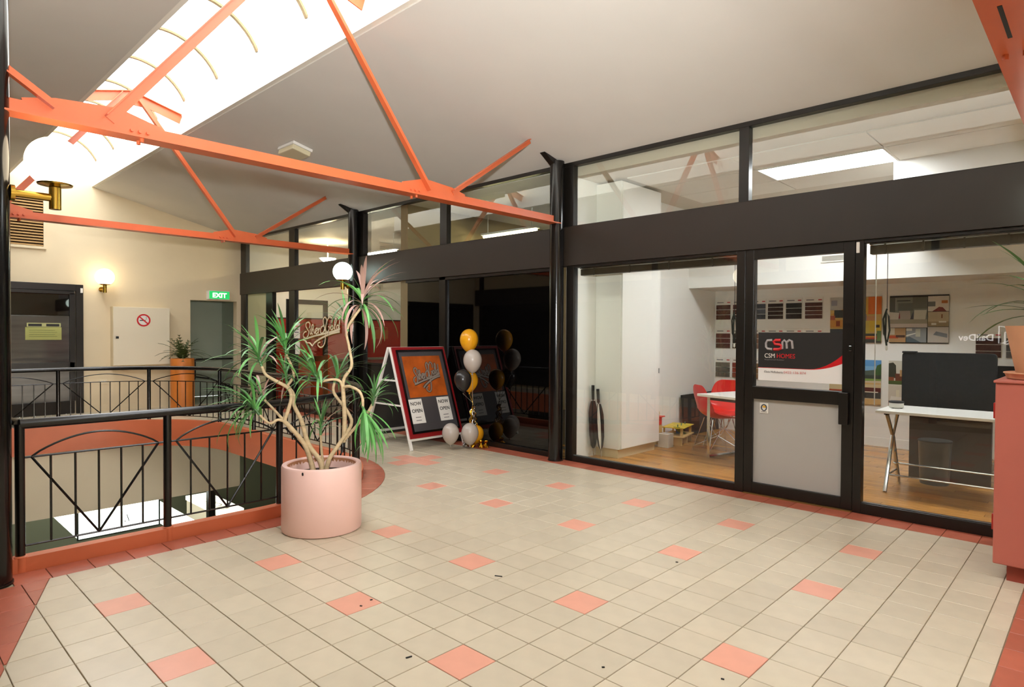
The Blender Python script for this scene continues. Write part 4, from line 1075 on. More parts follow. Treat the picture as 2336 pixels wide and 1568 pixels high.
picture('photo_collage', 'orange and yellow kitchen photo collage on the office rear wall', 'poster', 'framed photo collages', -1.555, 1.315, -.95, 1.905, [
    R_(0, 0, 1, 1, 'c9a45a'), R_(0, .72, .30, 1, 'b3ada4'), R_(.02, .82, .14, .94, '8c8a90'), Pg('c98a3a', (0, .62), (.35, .78), (.35, .6)), R_(.08, .55, .35, .72, '2d3230'), R_(0, .5, .1, .6, 'a8553a'), R_(0, .33, .35, .5, 'c88a3c'), R_(.12, .36, .2, .48, '8a3c1c'), R_(0, .2, .35, .3, '33363a'), R_(0, .05, .35, .2, 'b0865a'),
    R_(.55, .5, .75, .95, 'd0a040'), R_(.75, .62, 1, 1, 'd5691c'), R_(.6, .7, .67, .82, '4a3a2a'), R_(.55, .48, .72, .62, '7d7f8c'), Pg('c9d04a', (.55, .72), (.72, .72), (.64, .6)), R_(.72, .44, .9, .58, 'c98f5a'), R_(.55, .2, .78, .48, 'c9b24e'), R_(.78, .24, 1, .48, 'd2b23c'), R_(.9, .33, .97, .39, '3a2a22'), R_(.55, .0, 1, .2, '3c3a30'), R_(.6, .08, .96, .15, 'a8361c'), R_(.62, .12, .9, .14, 'd8a030'), R_(.92, .04, 1, .26, '58703a')], back='d8b070')
picture('house_poster', 'poster with blue sky, lawn and a furnished room on the office rear wall', 'poster', 'framed photo collages', -1.555, .525, -.945, 1.095, [
    R_(0, .52, 1, 1, '7fb0d8'), R_(0, .86, 1, 1, '5a95cc'), Pg('4c5a50', (0, .66), (.3, .72), (.6, .74), (1, .8), (1, .62), (0, .62)), Pg('3a5a2c', (.86, .62), (1, .6), (1, .92), (.92, .88)), R_(0, .58, 1, .66, '3a3f36'), R_(0, .52, 1, .58, '7d9a48'), Pg('c9b896', (0, .46), (1, .5), (1, .54), (0, .5)), R_(0, 0, 1, .49, 'c8b48c'), Pg('c9a468', (0, .42), (1, .46), (1, .49), (0, .48)),
    R_(.55, .28, 1, .38, '5a241c'), R_(.55, .14, 1, .28, '46403c'), R_(.6, .27, .95, .29, 'e0d8c4'), R_(.0, .1, .3, .3, 'b04a2c'), R_(0, 0, 1, .12, 'cba66e'), R_(.55, .05, .66, .2, 'a85a2a')], back='e2dccd')
picture('house_poster', 'poster with a brick house and tree above a pale room, partly behind the black screen', 'poster', 'framed photo collages', -.862, .525, -.25, 1.095, [
    R_(0, .48, 1, 1, 'c9c4b4'), Pg('3a3a2c', (0, .62), (.14, .62), (.13, .9), (.08, .96), (0, .94)), R_(.12, .56, .3, .72, '6e3a24'), R_(.2, .66, .26, .8, 'b08a5a'), R_(0, .48, 1, .56, '4a5a2a'), R_(0, .56, .1, .64, '8a4a2c'), R_(0, 0, 1, .46, 'c9bfae'), R_(0, 0, 1, .12, 'a88878'), R_(.14, .2, .2, .36, 'd8d0b4'), Pg('dcd6cc', (.02, .1), (.3, .1), (.3, .2), (.05, .22))], back='d5cfc2')
# brick sample boards
BRK = ['5a3226', '5c332c', '50535a', '3f302b', '36322f', '5a3a32', '5a2f26', '473428', '7a5a48', '3e2f2a', '6a4a3a', '4c3830', '6b6257', '8a3a2a', '8a6a4a', '6a3a2a', '55463c', '7a4232']
row_z = [(1.63, 1.925), (1.205, 1.50), (.775, 1.07)]
rown = ['top row', 'middle row', 'bottom row']; coln = ['first', 'second', 'third', 'fourth', 'fifth', 'sixth']
col_x = [(-3.165, -2.93), (-2.905, -2.67), (-2.645, -2.41), (-2.39, -2.165), (-2.14, -1.915), (-1.885, -1.65)]
def sample_board(x0, x1, z0, z1, c, label, ns=3):
    t = thing('brick_sample_board', label, 'sample board', ((x0 + x1) / 2, YB, z0), 'brick sample boards on the office rear wall')
    reparent(MB().box(x0, YB - .008, z0, x1, YB - .001, z1).build('card', m_paper, None, bevel=.001), t)
    h = (z1 - z0 - .07) / ns
    ms = mat('brick_' + c, c, .85, var=.25, vscale=22, obj_var=.12)
    for k in range(ns): reparent(MB().box(x0 + .008, YB - .018, z0 + .004 + h * k, x1 - .008, YB - .008, z0 + h * (k + 1) - .004).build('sample_strip', ms, None, bevel=.002), t)
    reparent(MB().box(x0 + .02, YB - .0095, z1 - .045, x0 + .12, YB - .008, z1 - .03).build('caption', m_grey), t)
    reparent(MB().box(x1 - .06, YB - .0095, z1 - .045, x1 - .015, YB - .008, z1 - .03).build('logo', mat('caption_red', 'c03a3a', .6)), t)
for r in range(3):
    for c in range(6):
        sample_board(*col_x[c], *row_z[r], BRK[(r * 6 + c) % len(BRK)], '%s brick sample board from the corner in the %s' % (coln[c], rown[r]), 4 if (r * 6 + c) in (3, 5) else 3)
for c, (x0, x1) in enumerate(((-2.9 - .265, -2.93), (-2.905, -2.67))):
    sample_board(x0, x1, .40, .66, BRK[9 + c], '%s brick sample board in the lowest row near the red chairs' % coln[c], 3)
sample_board(.015, .265, 1.16, 1.46, '4a3028', 'brick sample board right of the large collage, above the black screen')
sample_board(.295, .53, 1.16, 1.46, '5a5552', 'brick sample board half hidden by the terracotta pot')
# colour chart on the side wall
cc = thing('colour_chart', 'narrow colour chart strip on the side wall behind the cupboard', 'chart', (XL, 2.5, 1.5))
reparent(MB().box(XL, 2.40, 0.95, XL + .008, 2.66, 1.95).build('card', m_paper), cc)
reparent(MB().box(XL + .008, 2.42, 1.80, XL + .011, 2.64, 1.93).build('swatch', m_ink), cc)
for k, c in enumerate(['a03a24', '8a4a34', '9a3020', '3a3a38', '9a9a90', '2c2c2a', 'c8b070', '4a4038', '7d7d90', '6a5a48', 'b8a888', '3a3028']):
    zz = 1.72 - .062 * k
    for q in range(2): reparent(MB().box(XL + .008, 2.43 + .11 * q, zz, XL + .011, 2.51 + .11 * q, zz + .042).build('swatch', pm(c)), cc)

# ------------------------------------------------------------------ company sign on the door
cs = thing('door_sign', 'black, red and white company sign on the office door glass', 'sign', (-.75, .99, 1.0))
X0, X1, Z0, Z1 = -1.09, -.405, 1.012, 1.43
yS = .990
reparent(MB().box(X0, yS, Z0, X1, yS + .004, Z1).build('white_board', mat('sign_white', 'f2f0ee', .4)), cs)
def swoosh(zr, n=16, up=0.0):
    # black field lower edge: flat until 62%, then sweeping up to the right edge
    out = []
    for k in range(n + 1):
        u = k / n; x = X0 + (X1 - X0) * u; b = Z0 + .26 * (Z1 - Z0)
        e = max(0, (u - .62) / .38); out.append((x, b + (zr - b) * e ** 2))
    return out
for nm, zr, m_, off in (('red_band', Z0 + (Z1 - Z0) * .40, mat('sign_scarlet', 'd8141e', .4), .001), ('black_field', Z0 + (Z1 - Z0) * .56, mat('sign_black', '2b2a2a', .4), .002)):
    low = swoosh(zr + (0 if nm == 'red_band' else 0)); pts = [(x, yS - off, z + (.0 if nm == 'red_band' else .004)) for x, z in low] + [(X1, yS - off, Z1), (X0, yS - off, Z1)]
    mb = MB(); mb.add(pts, [tuple(range(len(pts)))]); reparent(mb.build(nm, m_), cs)
m_silver = mat('sign_silver', 'a9a3a3', .35)
def logo_stroke(nm, pts, m_, w=.020):
    mb = MB(); mb.tube([(x, yS - .003, z) for x, z in pts], w / 2, 8); o = mb.build(nm, m_, None, smooth=True); return reparent(o, cs)
def LP(cx, cy): return (X0 + (X1 - X0) * (cx - 605) / (1525 - 605), Z1 - (Z1 - Z0) * (cy - 612) / (1140 - 612))
logo_stroke('logo_letter', [LP(*q) for q in [(770, 695), (710, 700), (695, 730), (697, 770), (715, 790), (770, 795)]], m_silver)
logo_stroke('logo_letter', [LP(*q) for q in [(865, 695), (805, 695), (785, 712), (800, 738), (850, 742), (878, 755), (870, 785), (840, 795), (785, 795)]], MATS['sign_scarlet'], .024)
logo_stroke('logo_letter', [LP(*q) for q in [(885, 790), (885, 715), (905, 695), (930, 715), (935, 785)]], m_silver)
logo_stroke('logo_letter', [LP(*q) for q in [(935, 715), (960, 693), (990, 705), (1000, 785)]], m_silver)
def LT(nm, s, x0, ybase, x1, size, m_, bold=0.0):
    a, b = LP(x0, ybase), LP(x1, ybase)
    return reparent(text(nm, s, size, m_, None, (a[0], yS - .0035, a[1]), (1, 0, 0), (0, 0, 1), width=b[0] - a[0], bold=bold), cs)
LT('lettering', 'CSM', 678, 890, 795, .055, m_paper); LT('lettering', 'HOMES', 818, 890, 1022, .055, MATS['sign_scarlet'])
LT('lettering', 'Registered Builder', 680, 915, 905, .012, m_grey)
LT('lettering', 'Chris McRoberts', 675, 1055, 890, .026, m_grey); LT('lettering', '0422 136 874', 900, 1055, 1145, .030, mat('sign_pink', 'e09a98', .5))
# small sticker on the lower door panel
st = thing('door_sticker', 'small white sticker with a blue and yellow emblem on the grey door panel', 'sticker', (-1.03, .99, .72))
reparent(MB().box(-1.072, .990, .722, -.998, .994, .812).build('paper', m_paper), st)
mb = MB(); mb.tube([(-1.035 + .022 * cos(a * pi / 8), .9885, .772 + .027 * sin(a * pi / 8)) for a in range(16)], .0045, 6, closed=True); reparent(mb.build('emblem_ring', mat('sticker_navy', '2c3a4a', .5)), st)
reparent(MB().box(-1.045, .988, .772, -1.018, .9895, .788).build('emblem_bolt', mat('sticker_yellow', 'e0a820', .5)), st)
reparent(MB().box(-1.06, .988, .732, -1.01, .9895, .737).build('caption', m_grey), st)

# ------------------------------------------------------------------ things in the lower storey, seen through the opening
m_lbox = mat('lightbox_white', 'ffffff', .4, emit=2.2, ecol='f6fff8')
lb = thing('lightbox_sign', 'large white illuminated box in the storey below, behind the near balustrade', 'sign', (-10.4, -1.6, -1.7))
reparent(MB().box(-12.6, -2.20, -1.70, -9.95, -1.10, -1.18).build('glowing_box', m_lbox), lb)
mb = MB()
for y_ in (-2.205, -1.095):
    mb.bar((-9.945, y_, -1.72), (-9.945, y_, -1.16), .02, .02); 
mb.bar((-9.945, -2.205, -1.71), (-9.945, -1.095, -1.71), .02, .02); mb.bar((-9.945, -2.205, -1.17), (-9.945, -1.095, -1.17), .02, .03)
reparent(mb.build('edge_frame', mat('dark_green_frame', '1c2a20', .4)), lb)
reparent(text('lettering', '/.', .16, m_ink, None, (-9.94, -1.52, -1.56), (0, -1, 0), (0, 0, 1)), lb)
reparent(MB().box(-11.8, -1.02, -1.75, -9.7, -.62, -1.70).build('glowing_ledge', m_lbox), lb)
l2 = thing('awning_sign', 'white lit sign ledge with grey lettering in the storey below', 'sign', (-11.4, .35, -1.9))
reparent(MB().box(-12.3, .12, -1.98, -10.6, .56, -1.90).build('top', mat('ledge_white', 'fffbe8', .5, emit=1.0, ecol='fffbe8')), l2)
reparent(MB().box(-12.3, .14, -2.5, -10.62, .54, -1.98).build('fascia', m_cream), l2)
reparent(text('lettering', 'MOM', .26, mat('pale_ink', 'b9b49a', .6), None, (-10.75, .2, -1.895), (-1, 0, 0), (0, 1, 0), width=.8), l2)
po_ = thing('lower_post', 'black square post in the storey below, beside the lit ledge', 'post', (-10.45, -.1, LZ))
reparent(MB().box(-10.5, -.16, LZ + .02, -10.38, -.04, -.42).build('shaft', m_black, None, bevel=.006), po_); reparent(MB().box(-10.55, -.21, LZ, -10.33, .01, LZ + .02).build('base_plate', m_black), po_)
# unseen fill lights, added to brighten the cream bulkhead and lower storey
for k, y in enumerate((-1.2, -2.3, -3.4)):
    t = thing('wall_wash_light', ['wall-washing light below the near floor edge, on the shop side', 'wall-washing light below the near floor edge, in the middle', 'wall-washing light below the near floor edge, on the column side'][k], 'lamp', (-3.2, y, -.32), 'wall-washing lights hidden below the near floor edge')
    MB().box(-.03, -.4, -.36, 0, .4, -.02).build('diffuser', mat('lower_diffuser', 'ffffff', .4, emit=26, ecol='fff6e6'), t)
    MB().box(0, -.42, -.38, .05, .42, 0).build('housing', m_white, t)
    MB().box(.01, -.02, 0, .04, .02, .03).build('bracket', m_black, t)

# ------------------------------------------------------------------ potted dracaena
DP = thing('potted_dracaena', 'branching dracaena in a round pink planter beside the balustrade', 'potted plant', (-2.955, -2.185, 0))
RO = .278
MB().lathe([(RO - .012, 0), (RO - .002, .006), (RO, .02), (RO, .455), (RO - .006, .468), (RO - .018, .472), (RO - .036, .468), (RO - .042, .455), (RO - .046, .34), (0.0, .34)], (0, 0, 0), 64).build('planter', m_pink, DP, smooth=True)
MB().lathe([(RO - .0455, .30), (RO - .0455, .385), (0, .385)], (0, 0, 0), 48, cap=False).build('soil', m_soil, DP, smooth=True)
MB().lathe([(RO - .041, .386), (RO - .041, .46), (RO - .0425, .46), (RO - .0425, .386)], (0, 0, 0), 48, cap=False).build('inner_wall', m_potin, DP, smooth=True)
p = at(716, 1089, 1, -2.43)
MB().lathe([(.012, 0), (.010, .003)], (0, 0, 0), 12).build('screw_hole', m_ink, DP).matrix_local = Matrix.Translation((.155, -.2325, .445)) @ Matrix.Rotation(radians(90), 4, 'X') @ Matrix.Rotation(0, 4, 'Y')
D0 = proj((-2.955, -2.185, .6))[2]
ORG = Vector((-2.955, -2.185, 0))
def dp_(x, y, dd=0.0):
    return atd(480 + x / 2.306, 580 + y / 2.306, D0 + dd) - ORG
def stem(pts, r0, r1):
    P = [dp_(*q) for q in pts]; out = []
    for i in range(len(P) - 1):
        a, b, c, d_ = P[max(i - 1, 0)], P[i], P[i + 1], P[min(i + 2, len(P) - 1)]
        for j in range(5):
            t = j / 5; out.append(0.5 * ((2 * b) + (c - a) * t + (2 * a - 5 * b + 4 * c - d_) * t * t + (3 * b - a - 3 * c + d_) * t ** 3))
    out.append(P[-1]); n_ = len(out)
    MB().tube(out, [1.2 * (r0 + (r1 - r0) * k / (n_ - 1)) + random.uniform(-.0008, .0008) for k in range(n_)], 10).build('stem', m_bark, DP, smooth=True)
    return out[-1], (out[-1] - out[-4]).normalized()
def leaf_mesh(L, w, arch, m_, fold=.25):
    mb = MB(); n_ = 9; vs = []
    for k in range(n_ + 1):
        t = k / n_; a = arch * t; # arc in XZ plane
        x = L * (sin(a) / arch if arch > .01 else t); z = -L * ((1 - cos(a)) / arch if arch > .01 else 0)
        ww = w * (0.55 + .9 * t) * (1 - t ** 3) if t < .999 else .0006
        ww = max(ww, .0006)
        vs += [(x, -ww, z + fold * ww), (x, 0, z), (x, ww, z + fold * ww)]
    fs = []
    for k in range(n_):
        a = 3 * k; fs += [(a, a + 3, a + 4, a + 1), (a + 1, a + 4, a + 5, a + 2)]
    mb.add(vs, fs); o = mb.build('leaf', m_, None, smooth=True); me = o.data; bpy.data.objects.remove(o); return me
LEAF = {}
for key, m_ in (('g', m_leaf), ('d', m_leafd), ('p', m_leafp)):
    LEAF[key] = [leaf_mesh(.20, .0085, .5, m_), leaf_mesh(.23, .009, .95, m_), leaf_mesh(.25, .009, 1.5, m_), leaf_mesh(.24, .009, 2.1, m_)]
lr = random.Random(11)
def rosette(base, axis, n_, size, mix, droop=0.0, spread=(0.15, 1.25), sag=0.0):
    axis = Vector(axis).normalized(); base = Vector(base)
    o = MB().tube([base - axis * .01, base + axis * .05, base + axis * .085], [.010, .010, .004], 8).build('rosette', m_leafd, DP, smooth=True)
    ref = Vector((0, 0, 1)) if abs(axis.z) < .9 else Vector((1, 0, 0))
    e1 = axis.cross(ref).normalized(); e2 = axis.cross(e1)
    for k in range(n_):
        az = k * 2.39996 + lr.uniform(-.3, .3); f = (k + .5) / n_
        el = spread[0] + (spread[1] - spread[0]) * f + lr.uniform(-.12, .12)
        d_ = (axis * cos(el) + (e1 * cos(az) + e2 * sin(az)) * sin(el)).normalized()
        d_ = (d_ + Vector((0, 0, -sag))).normalized()
        # leaf droops towards gravity: local -Z roughly down
        yv = Vector((0, 0, 1)).cross(d_)
        if yv.length < .05: yv = e1.copy()
        yv.normalize(); zv = d_.cross(yv)
        idx = min(3, max(0, int(droop + f * 2.2 + lr.uniform(-.6, .9))))
        key = lr.choice(mix)
        q = bpy.data.objects.new('leaf', LEAF[key][idx]); link(q, o)
        s_ = size * 1.28 * lr.uniform(.78, 1.15)
        mw = Matrix((d_ * s_ * 1.02, yv * s_ * .95, zv * s_ * 1.02)).transposed().to_4x4(); mw.translation = base + axis * (.075 * (1 - f) + .01)
        q.matrix_local = mw
    return o
# stems: crop coordinates + depth offset (metres towards/away from the lens)
e, a = stem([(545, 1160, .02), (520, 1060, .02), (480, 980, .0), (390, 880, -.06)], .017, .013)
e1_, a1 = stem([(392, 882, -.06), (355, 872, -.09), (310, 890, -.12), (255, 842, -.16)], .0085, .0075); rosette(e1_, (dp_(90, 640, -.20) - e1_), 30, 1.12, 'gggd', 1.2, (.1, 1.2), .12)
e2_, a2 = stem([(385, 875, -.05), (340, 825, .0), (285, 768, .06)], .0085, .0075); rosette(e2_, (dp_(200, 640, .10) - e2_), 18, .8, 'ggdp', .3, (.1, 1.0))
e3_, a3 = stem([(390, 878, -.06), (425, 760, -.04), (408, 705, -.04), (345, 668, -.05), (292, 635, -.05), (270, 590, -.06)], .011, .009); rosette(e3_, (dp_(215, 440, -.10) - e3_), 32, 1.15, 'gggdp', .8, (.08, 1.25))
e, a = stem([(590, 1160, .0), (578, 1090, .0), (515, 1000, .03), (480, 880, .05), (440, 795, .06), (438, 740, .06), (405, 690, .07)], .017, .009)
rosette(e + Vector((0, 0, -.0)), (dp_(380, 560, .10) - e), 20, .82, 'ddgp', .5, (.1, 1.3))
e4_, a4 = stem([(405, 692, .07), (438, 640, .07), (425, 585, .06), (398, 528, .06)], .0085, .0075); rosette(e4_, (dp_(375, 360, .02) - e4_), 26, 1.12, 'gggd', .1, (.06, 1.15))
e, a = stem([(605, 1160, -.02), (625, 1080, -.02), (670, 1010, .02), (740, 900, .08), (722, 830, .10), (650, 730, .12), (655, 670, .12)], .014, .0075); rosette(e, (dp_(740, 500, .16) - e), 20, .95, 'ddgd', .6, (.1, 1.2))
e, a = stem([(700, 990, .06), (706, 860, .05), (697, 700, .04)], .014, .012)
e5_, a5 = stem([(697, 702, .04), (680, 668, .03), (640, 660, .02), (575, 672, .0)], .009, .0075); rosette(e5_, (dp_(520, 590, -.02) - e5_), 26, 1.05, 'gggd', .5, (.1, 1.2))
e6_, a6 = stem([(697, 700, .04), (705, 650, .04), (742, 590, .04), (732, 500, .05), (714, 422, .05)], .010, .008)
e6b, _ = stem([(714, 424, .05), (730, 370, .05), (790, 285, .05)], .008, .008); rosette(e6b, (dp_(815, 190, .05) - e6b), 38, 1.22, 'dpppg', 1.1, (.1, 1.6), .12)
rosette(dp_(722, 400, .05), (dp_(700, 260, .05) - dp_(722, 400, .05)), 10, .8, 'dg', .3, (.15, .9))
e7_, a7 = stem([(697, 702, .04), (730, 696, .0), (780, 720, -.04), (800, 760, -.06), (802, 805, -.07)], .009, .008); rosette(e7_, (dp_(865, 960, -.12) - e7_), 20, 1.15, 'gggg', -.4, (.1, 1.05), .0)
e8_, a8 = stem([(700, 985, .06), (780, 890, .06), (825, 838, .06), (852, 790, .06)], .009, .0075); rosette(e8_, (dp_(875, 690, .06) - e8_), 20, .85, 'ddgg', .3, (.1, 1.1))
e9_, a9 = stem([(600, 1150, .06), (585, 1040, .08), (580, 945, .08)], .008, .007); rosette(e9_, (dp_(590, 830, .08) - e9_), 20, .82, 'gddp', .3, (.1, 1.0))

# ------------------------------------------------------------------ fern in the tall orange planter
fp = thing('potted_fern', 'dark fern in a tall orange cylinder planter against the end wall', 'potted plant', (-11.02, -.37, 0))
MB().lathe([(.185, 0), (.195, .01), (.195, .915), (.19, .925), (.17, .925), (.165, .87), (0, .87)], (0, 0, 0), 40).build('planter', mat('orange_planter', 'c9742a', .5, var=.08, vscale=2), fp, smooth=True)
MB().lathe([(.164, .85), (.164, .885), (0, .885)], (0, 0, 0), 24, cap=False).build('soil', m_soil, fp)
fr = random.Random(5)
for k in range(26):
    az = 2 * pi * k / 26 + fr.uniform(-.2, .2); tilt = fr.uniform(.15, 1.15); L = fr.uniform(.36, .56)
    mb = MB(); pts = []
    for q in range(9):
        t = q / 8; ang = tilt * (.4 + t); r_ = L * t
        pts.append(Vector((cos(az) * r_ * sin(ang), sin(az) * r_ * sin(ang), .88 + r_ * cos(ang))))
    mb.tube(pts, .003, 4)
    for q in range(1, 9):
        d_ = (pts[q] - pts[q - 1]).normalized(); sd_ = d_.cross(Vector((0, 0, 1))).normalized(); wl = .075 * (1 - (q / 9) ** 2) + .012
        for sg_ in (-1, 1):
            b0 = pts[q]; tip = b0 + sd_ * sg_ * wl + d_ * .03
            mb.add([b0 - d_ * .015, tip, b0 + d_ * .02], [(0, 1, 2)])
    mb.build('frond', m_fern, fp)

# ------------------------------------------------------------------ pedestal and terracotta pot at the right
m_ped = mat('pedestal_red', 'be6a5b', .5, var=.05, vscale=3)
pd = thing('pedestal_cabinet', 'tall salmon red pedestal cabinet at the right edge of the picture', 'cabinet', (1.1, .4, 0))
reparent(MB().box(.683, .02, .095, 1.50, .80, 1.14).build('body', m_ped, None, bevel=.006), pd)
reparent(MB().box(.674, .01, 1.14, 1.51, .81, 1.155).build('top', m_ped, None, bevel=.004), pd)
reparent(MB().box(.745, .06, 0, 1.46, .76, .095).build('plinth', mat('plinth_red', '9a4030', .5)), pd)
for z in (.93, .28): reparent(MB().box(.671, .06, z, .684, .10, z + .09).build('hinge', m_red, None, bevel=.002), pd)
tp = thing('terracotta_pot_plant', 'spiky green plant in a pale terracotta pot on the pedestal', 'potted plant', (.912, .30, 1.155))
m_tc = mat('pale_terracotta', 'd9a27c', .75, var=.08, vscale=6)
MB().lathe([(.19, 0), (.205, .004), (.215, .03), (.222, .034), (.222, .04), (.21, .042), (.19, .012)], (0, 0, 0), 48).build('saucer', m_tc, tp, smooth=True)
MB().lathe([(.155, .012), (.16, .02), (.215, .305), (.218, .315), (.205, .315), (.195, .27), (0, .27)], (0, 0, 0), 48).build('pot', m_tc, tp, smooth=True)
MB().lathe([(.196, .265), (.196, .285), (0, .285)], (0, 0, 0), 32, cap=False).build('soil', m_soil, tp)
MB().tube([(0, 0, .27), (.005, .003, .40), (.0, 0, .47)], [.016, .014, .012], 10).build('stem', m_bark, tp, smooth=True)
sl = [leaf_mesh(.40, .011, 1.15, m_leafd, .35), leaf_mesh(.38, .011, .7, m_leafd, .35), leaf_mesh(.36, .011, 1.6, m_leafd, .35)]
for k in range(30):
    az = k * 2.39996 + .6; f = k / 30; el = .25 + 1.15 * f
    d_ = Vector((sin(el) * cos(az), sin(el) * sin(az), cos(el))); yv = Vector((0, 0, 1)).cross(d_).normalized(); zv = d_.cross(yv)
    q = bpy.data.objects.new('leaf', sl[k % 3]); link(q, tp); s_ = lr.uniform(1.05, 1.5)
    mw = Matrix((d_ * s_, yv * s_, zv * s_)).transposed().to_4x4(); mw.translation = (0, 0, .43 - .08 * f); q.matrix_local = mw

# ------------------------------------------------------------------ sandwich board
sb = thing('sandwich_board', 'white-framed sandwich board with a red and orange poster reading NOW OPEN', 'sign', (-5.15, .48, 0))
BY0, BY1 = .08, .915
ft, fb = Vector((-5.30, 0, 1.225)), Vector((-4.86, 0, 0.0))
rb = Vector((-5.86, 0, 0.0)); rt = Vector((-5.335, 0, 1.225))
m_wfr = mat('white_board_frame', 'ece8e0', .4)
def bp_(mb, nm, m_, **k): return reparent(mb.build(nm, m_, None, **k), sb)
for (t_, b_) in ((ft, fb), (rt, rb)):
    for yy in (BY0, BY1 + .0): bp_(MB().bar((b_.x, yy, b_.z), (t_.x, yy, t_.z), .028, .032, (0, 1, 0)), 'leg', m_wfr, bevel=.002)
    lo2 = b_ + (t_ - b_) * .10
    bp_(MB().bar((lo2.x, BY0, lo2.z), (lo2.x, BY1, lo2.z), .028, .03), 'cross_rail', m_wfr); bp_(MB().bar((t_.x, BY0, t_.z - .01), (t_.x, BY1, t_.z - .01), .03, .03), 'cross_rail', m_wfr)
for z_, in ((.52,), (.82,)):
    f_ = z_ / 1.225; a_ = fb + (ft - fb) * f_; b_ = rb + (rt - rb) * f_
    bp_(MB().bar((a_.x, BY0, z_), (b_.x, BY0, z_), .012, .02), 'hinge_strap', m_wfr)
# front face basis
U = Vector((0, 1, 0)); V = (ft - fb).normalized(); Nn = U.cross(V)
if Nn.x < 0: Nn = -Nn
H_ = (ft - fb).length
def fb_pt(u, v, off): return Vector((fb.x, BY0 + u * (BY1 - BY0), fb.z)) + V * (v * H_) + Nn * off
def fpanel(u0, v0, u1, v1, o0, o1, nm, m_):
    pts = [fb_pt(u0, v0, o0), fb_pt(u1, v0, o0), fb_pt(u1, v1, o0), fb_pt(u0, v1, o0)]
    return bp_(MB().prism(pts, Nn * (o1 - o0)), nm, m_)
fpanel(.0, .105, 1.0, .995, .014, .030, 'red_board', mat('board_red', '8e1418', .35))
for r_ in ((.055, .145, .085, .965), (.925, .145, .955, .965), (.085, .145, .925, .165), (.085, .945, .925, .965)): fpanel(*r_, .030, .042, 'poster_frame', m_blackg)
fpanel(.085, .165, .925, .945, .030, .033, 'poster', mat('poster_charcoal', '4a4648', .35, var=.12, vscale=2))
m_cop = mat('copper_print', 'b5561a', .35, var=.45, vscale=5)
fpanel(.14, .49, .86, .90, .033, .0345, 'copper_panel', m_cop)
fpanel(.095, .24, .335, .475, .033, .0345, 'now_open_sheet', m_paper); fpanel(.62, .24, .86, .475, .033, .0345, 'now_open_sheet', m_paper)
for u_ in (.215, .74):
    for s_, v_, sz in (('NOW', .415, .062), ('OPEN', .345, .062), ('Silver', .295, .018), ('Jewellers', .265, .018)):
        if sz < .03:
            fpanel(u_ - .05, v_, u_ + .05, v_ + .008, .0345, .0352, 'small_print', m_grey)
        else:
            bp2 = text('lettering', s_, sz, m_ink, None, fb_pt(u_, v_, .0352), U, V, 'CENTER', bold=.0006); reparent(bp2, sb)
bp_(MB().prism([Vector((rb.x - .004, BY0, .06)) , Vector((rb.x - .004, BY1, .06)), Vector((rt.x - .004, BY1, 1.2)), Vector((rt.x - .004, BY0, 1.2))], (-.01, 0, 0)), 'rear_board', mat('board_charcoal', '3d3b38', .5))
logo = lambda cx, cy: fb_pt(.27 + (cx - 550) / 1100 * .52, .72 - (cy - 650) / 1100 * .36, .036)
script_sign(sb, logo, Nn, .007, mat('poster_silver', 'a59a90', .3, .4), mat('poster_script_dark', '3a2a22', .5), .002)

# ------------------------------------------------------------------ balloons
bt = thing('balloon_bunch', 'bunch of gold, silver and black balloons with foil weight beside the sandwich board', 'balloons', (-4.55, .66, 0))
m_by = mat('balloon_gold', 'e8a21a', .25); m_bs = mat('balloon_silver', 'b9aea4', .25); m_bk = mat('balloon_black', '2b2826', .25)
def balloon(x, y, dd, m_, up=1.0, s_=1.0, tilt=(0, 0, 0)):
    c = atd(x, y, proj((-4.55, .66, .6))[2] + dd)
    prof = []
    for k in range(21):
        t = -pi / 2 + pi * k / 20; r_ = .112 * cos(t); z_ = .13 * sin(t)
        if z_ < 0: r_ *= 1 - .22 * (z_ / .13) ** 2; z_ *= 1.22
        prof.append((max(r_, .0006), z_))
    prof = [(.012, -.178), (.006, -.165)] + prof[1:]
    o = MB().lathe([(r_ * s_, z_ * s_) for r_, z_ in prof], (0, 0, 0), 32, cap=False).build('balloon', m_, None, smooth=True)
    o.location = c; o.rotation_euler = tilt; o.parent = bt; o.matrix_parent_inverse = Matrix.Translation(-Vector(bt.location)); return c
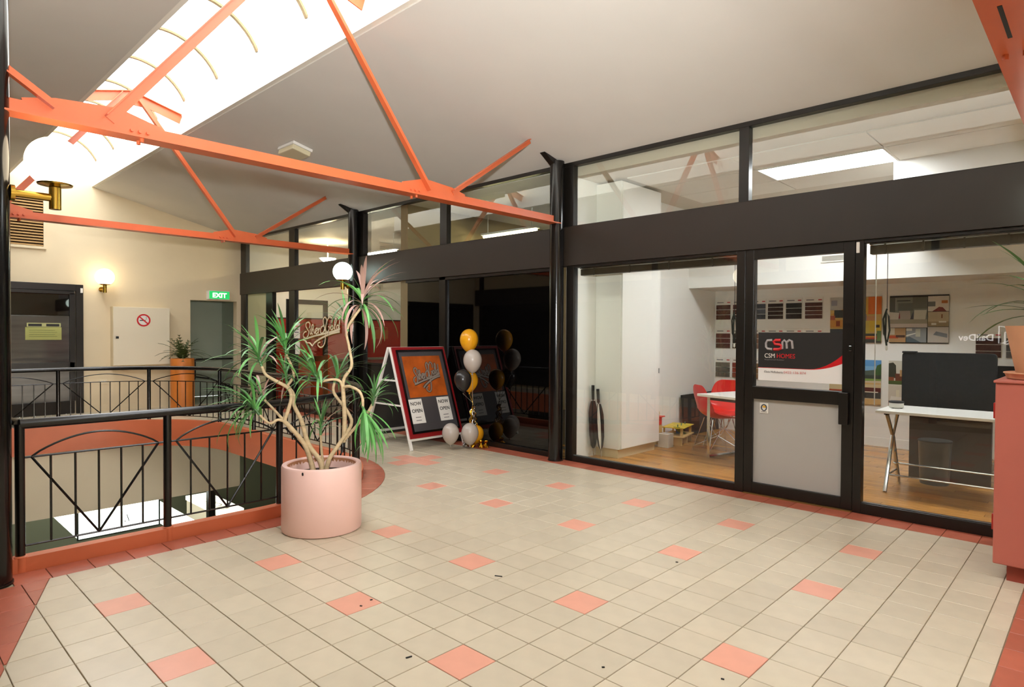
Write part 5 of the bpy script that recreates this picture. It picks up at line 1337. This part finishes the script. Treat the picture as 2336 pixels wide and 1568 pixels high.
b1 = balloon(1070, 775, 0, m_by); b2 = balloon(1078, 822, -.10, m_bs, tilt=(.05, .08, 0)); b3 = balloon(1071, 868, .10, m_by, s_=.95); b4 = balloon(1056, 866, -.05, m_bk, s_=.95, tilt=(0, -.15, 0))
b5 = balloon(1028, 988, -.10, m_bs, s_=.92); b6 = balloon(1072, 988, -.06, m_bs, s_=.94); b7 = balloon(1086, 990, .12, m_by, s_=.85, tilt=(.1, .2, 0))
m_gfoil = mat('gold_foil', 'd8a832', .2, 1.0); m_sfoil = mat('silver_foil', 'c9c9cc', .2, 1.0)
base = at(1078, 1017, 2, .02)
def bpt(mb, nm, m_): o = mb.build(nm, m_, None, smooth=True); return reparent(o, bt)
for b_, m_ in ((b1, m_gfoil), (b2, m_sfoil), (b3, m_gfoil), (b4, m_sfoil)):
    bpt(MB().tube([b_ + Vector((0, 0, -.17)), Vector((base.x, base.y, .55)), Vector((base.x, base.y, .12))], .0025, 5), 'ribbon', m_)
for k in range(10):
    az = k * .63; pts = []
    for q in range(14):
        t = q / 13; pts.append((base.x + (.02 + .035 * t) * cos(az) + .012 * cos(q * 1.7), base.y + (.02 + .035 * t) * sin(az) + .012 * sin(q * 1.7), .50 - t * (.22 + .02 * k)))
    bpt(MB().tube(pts, .0045, 5), 'curled_ribbon', m_gfoil if k % 3 else m_sfoil)
for k, (dx, dy, m_) in enumerate(((0, 0, m_gfoil), (.09, .05, m_gfoil), (-.07, -.06, m_sfoil), (.14, .09, m_gfoil))):
    mb = MB(); rr2 = random.Random(k); vs = []; 
    prof = [(.004, 0), (.032, .004), (.036, .03), (.014, .055), (.026, .085)]
    for r_, z_ in prof:
        for j in range(12): a_ = 2 * pi * j / 12; q_ = r_ * rr2.uniform(.75, 1.25); vs.append((base.x + dx + q_ * cos(a_), base.y + dy + q_ * sin(a_), z_))
    fs = [(i * 12 + j, i * 12 + (j + 1) % 12, (i + 1) * 12 + (j + 1) % 12, (i + 1) * 12 + j) for i in range(4) for j in range(12)]
    mb.add(vs, fs); reparent(mb.build('foil_weight', m_), bt)
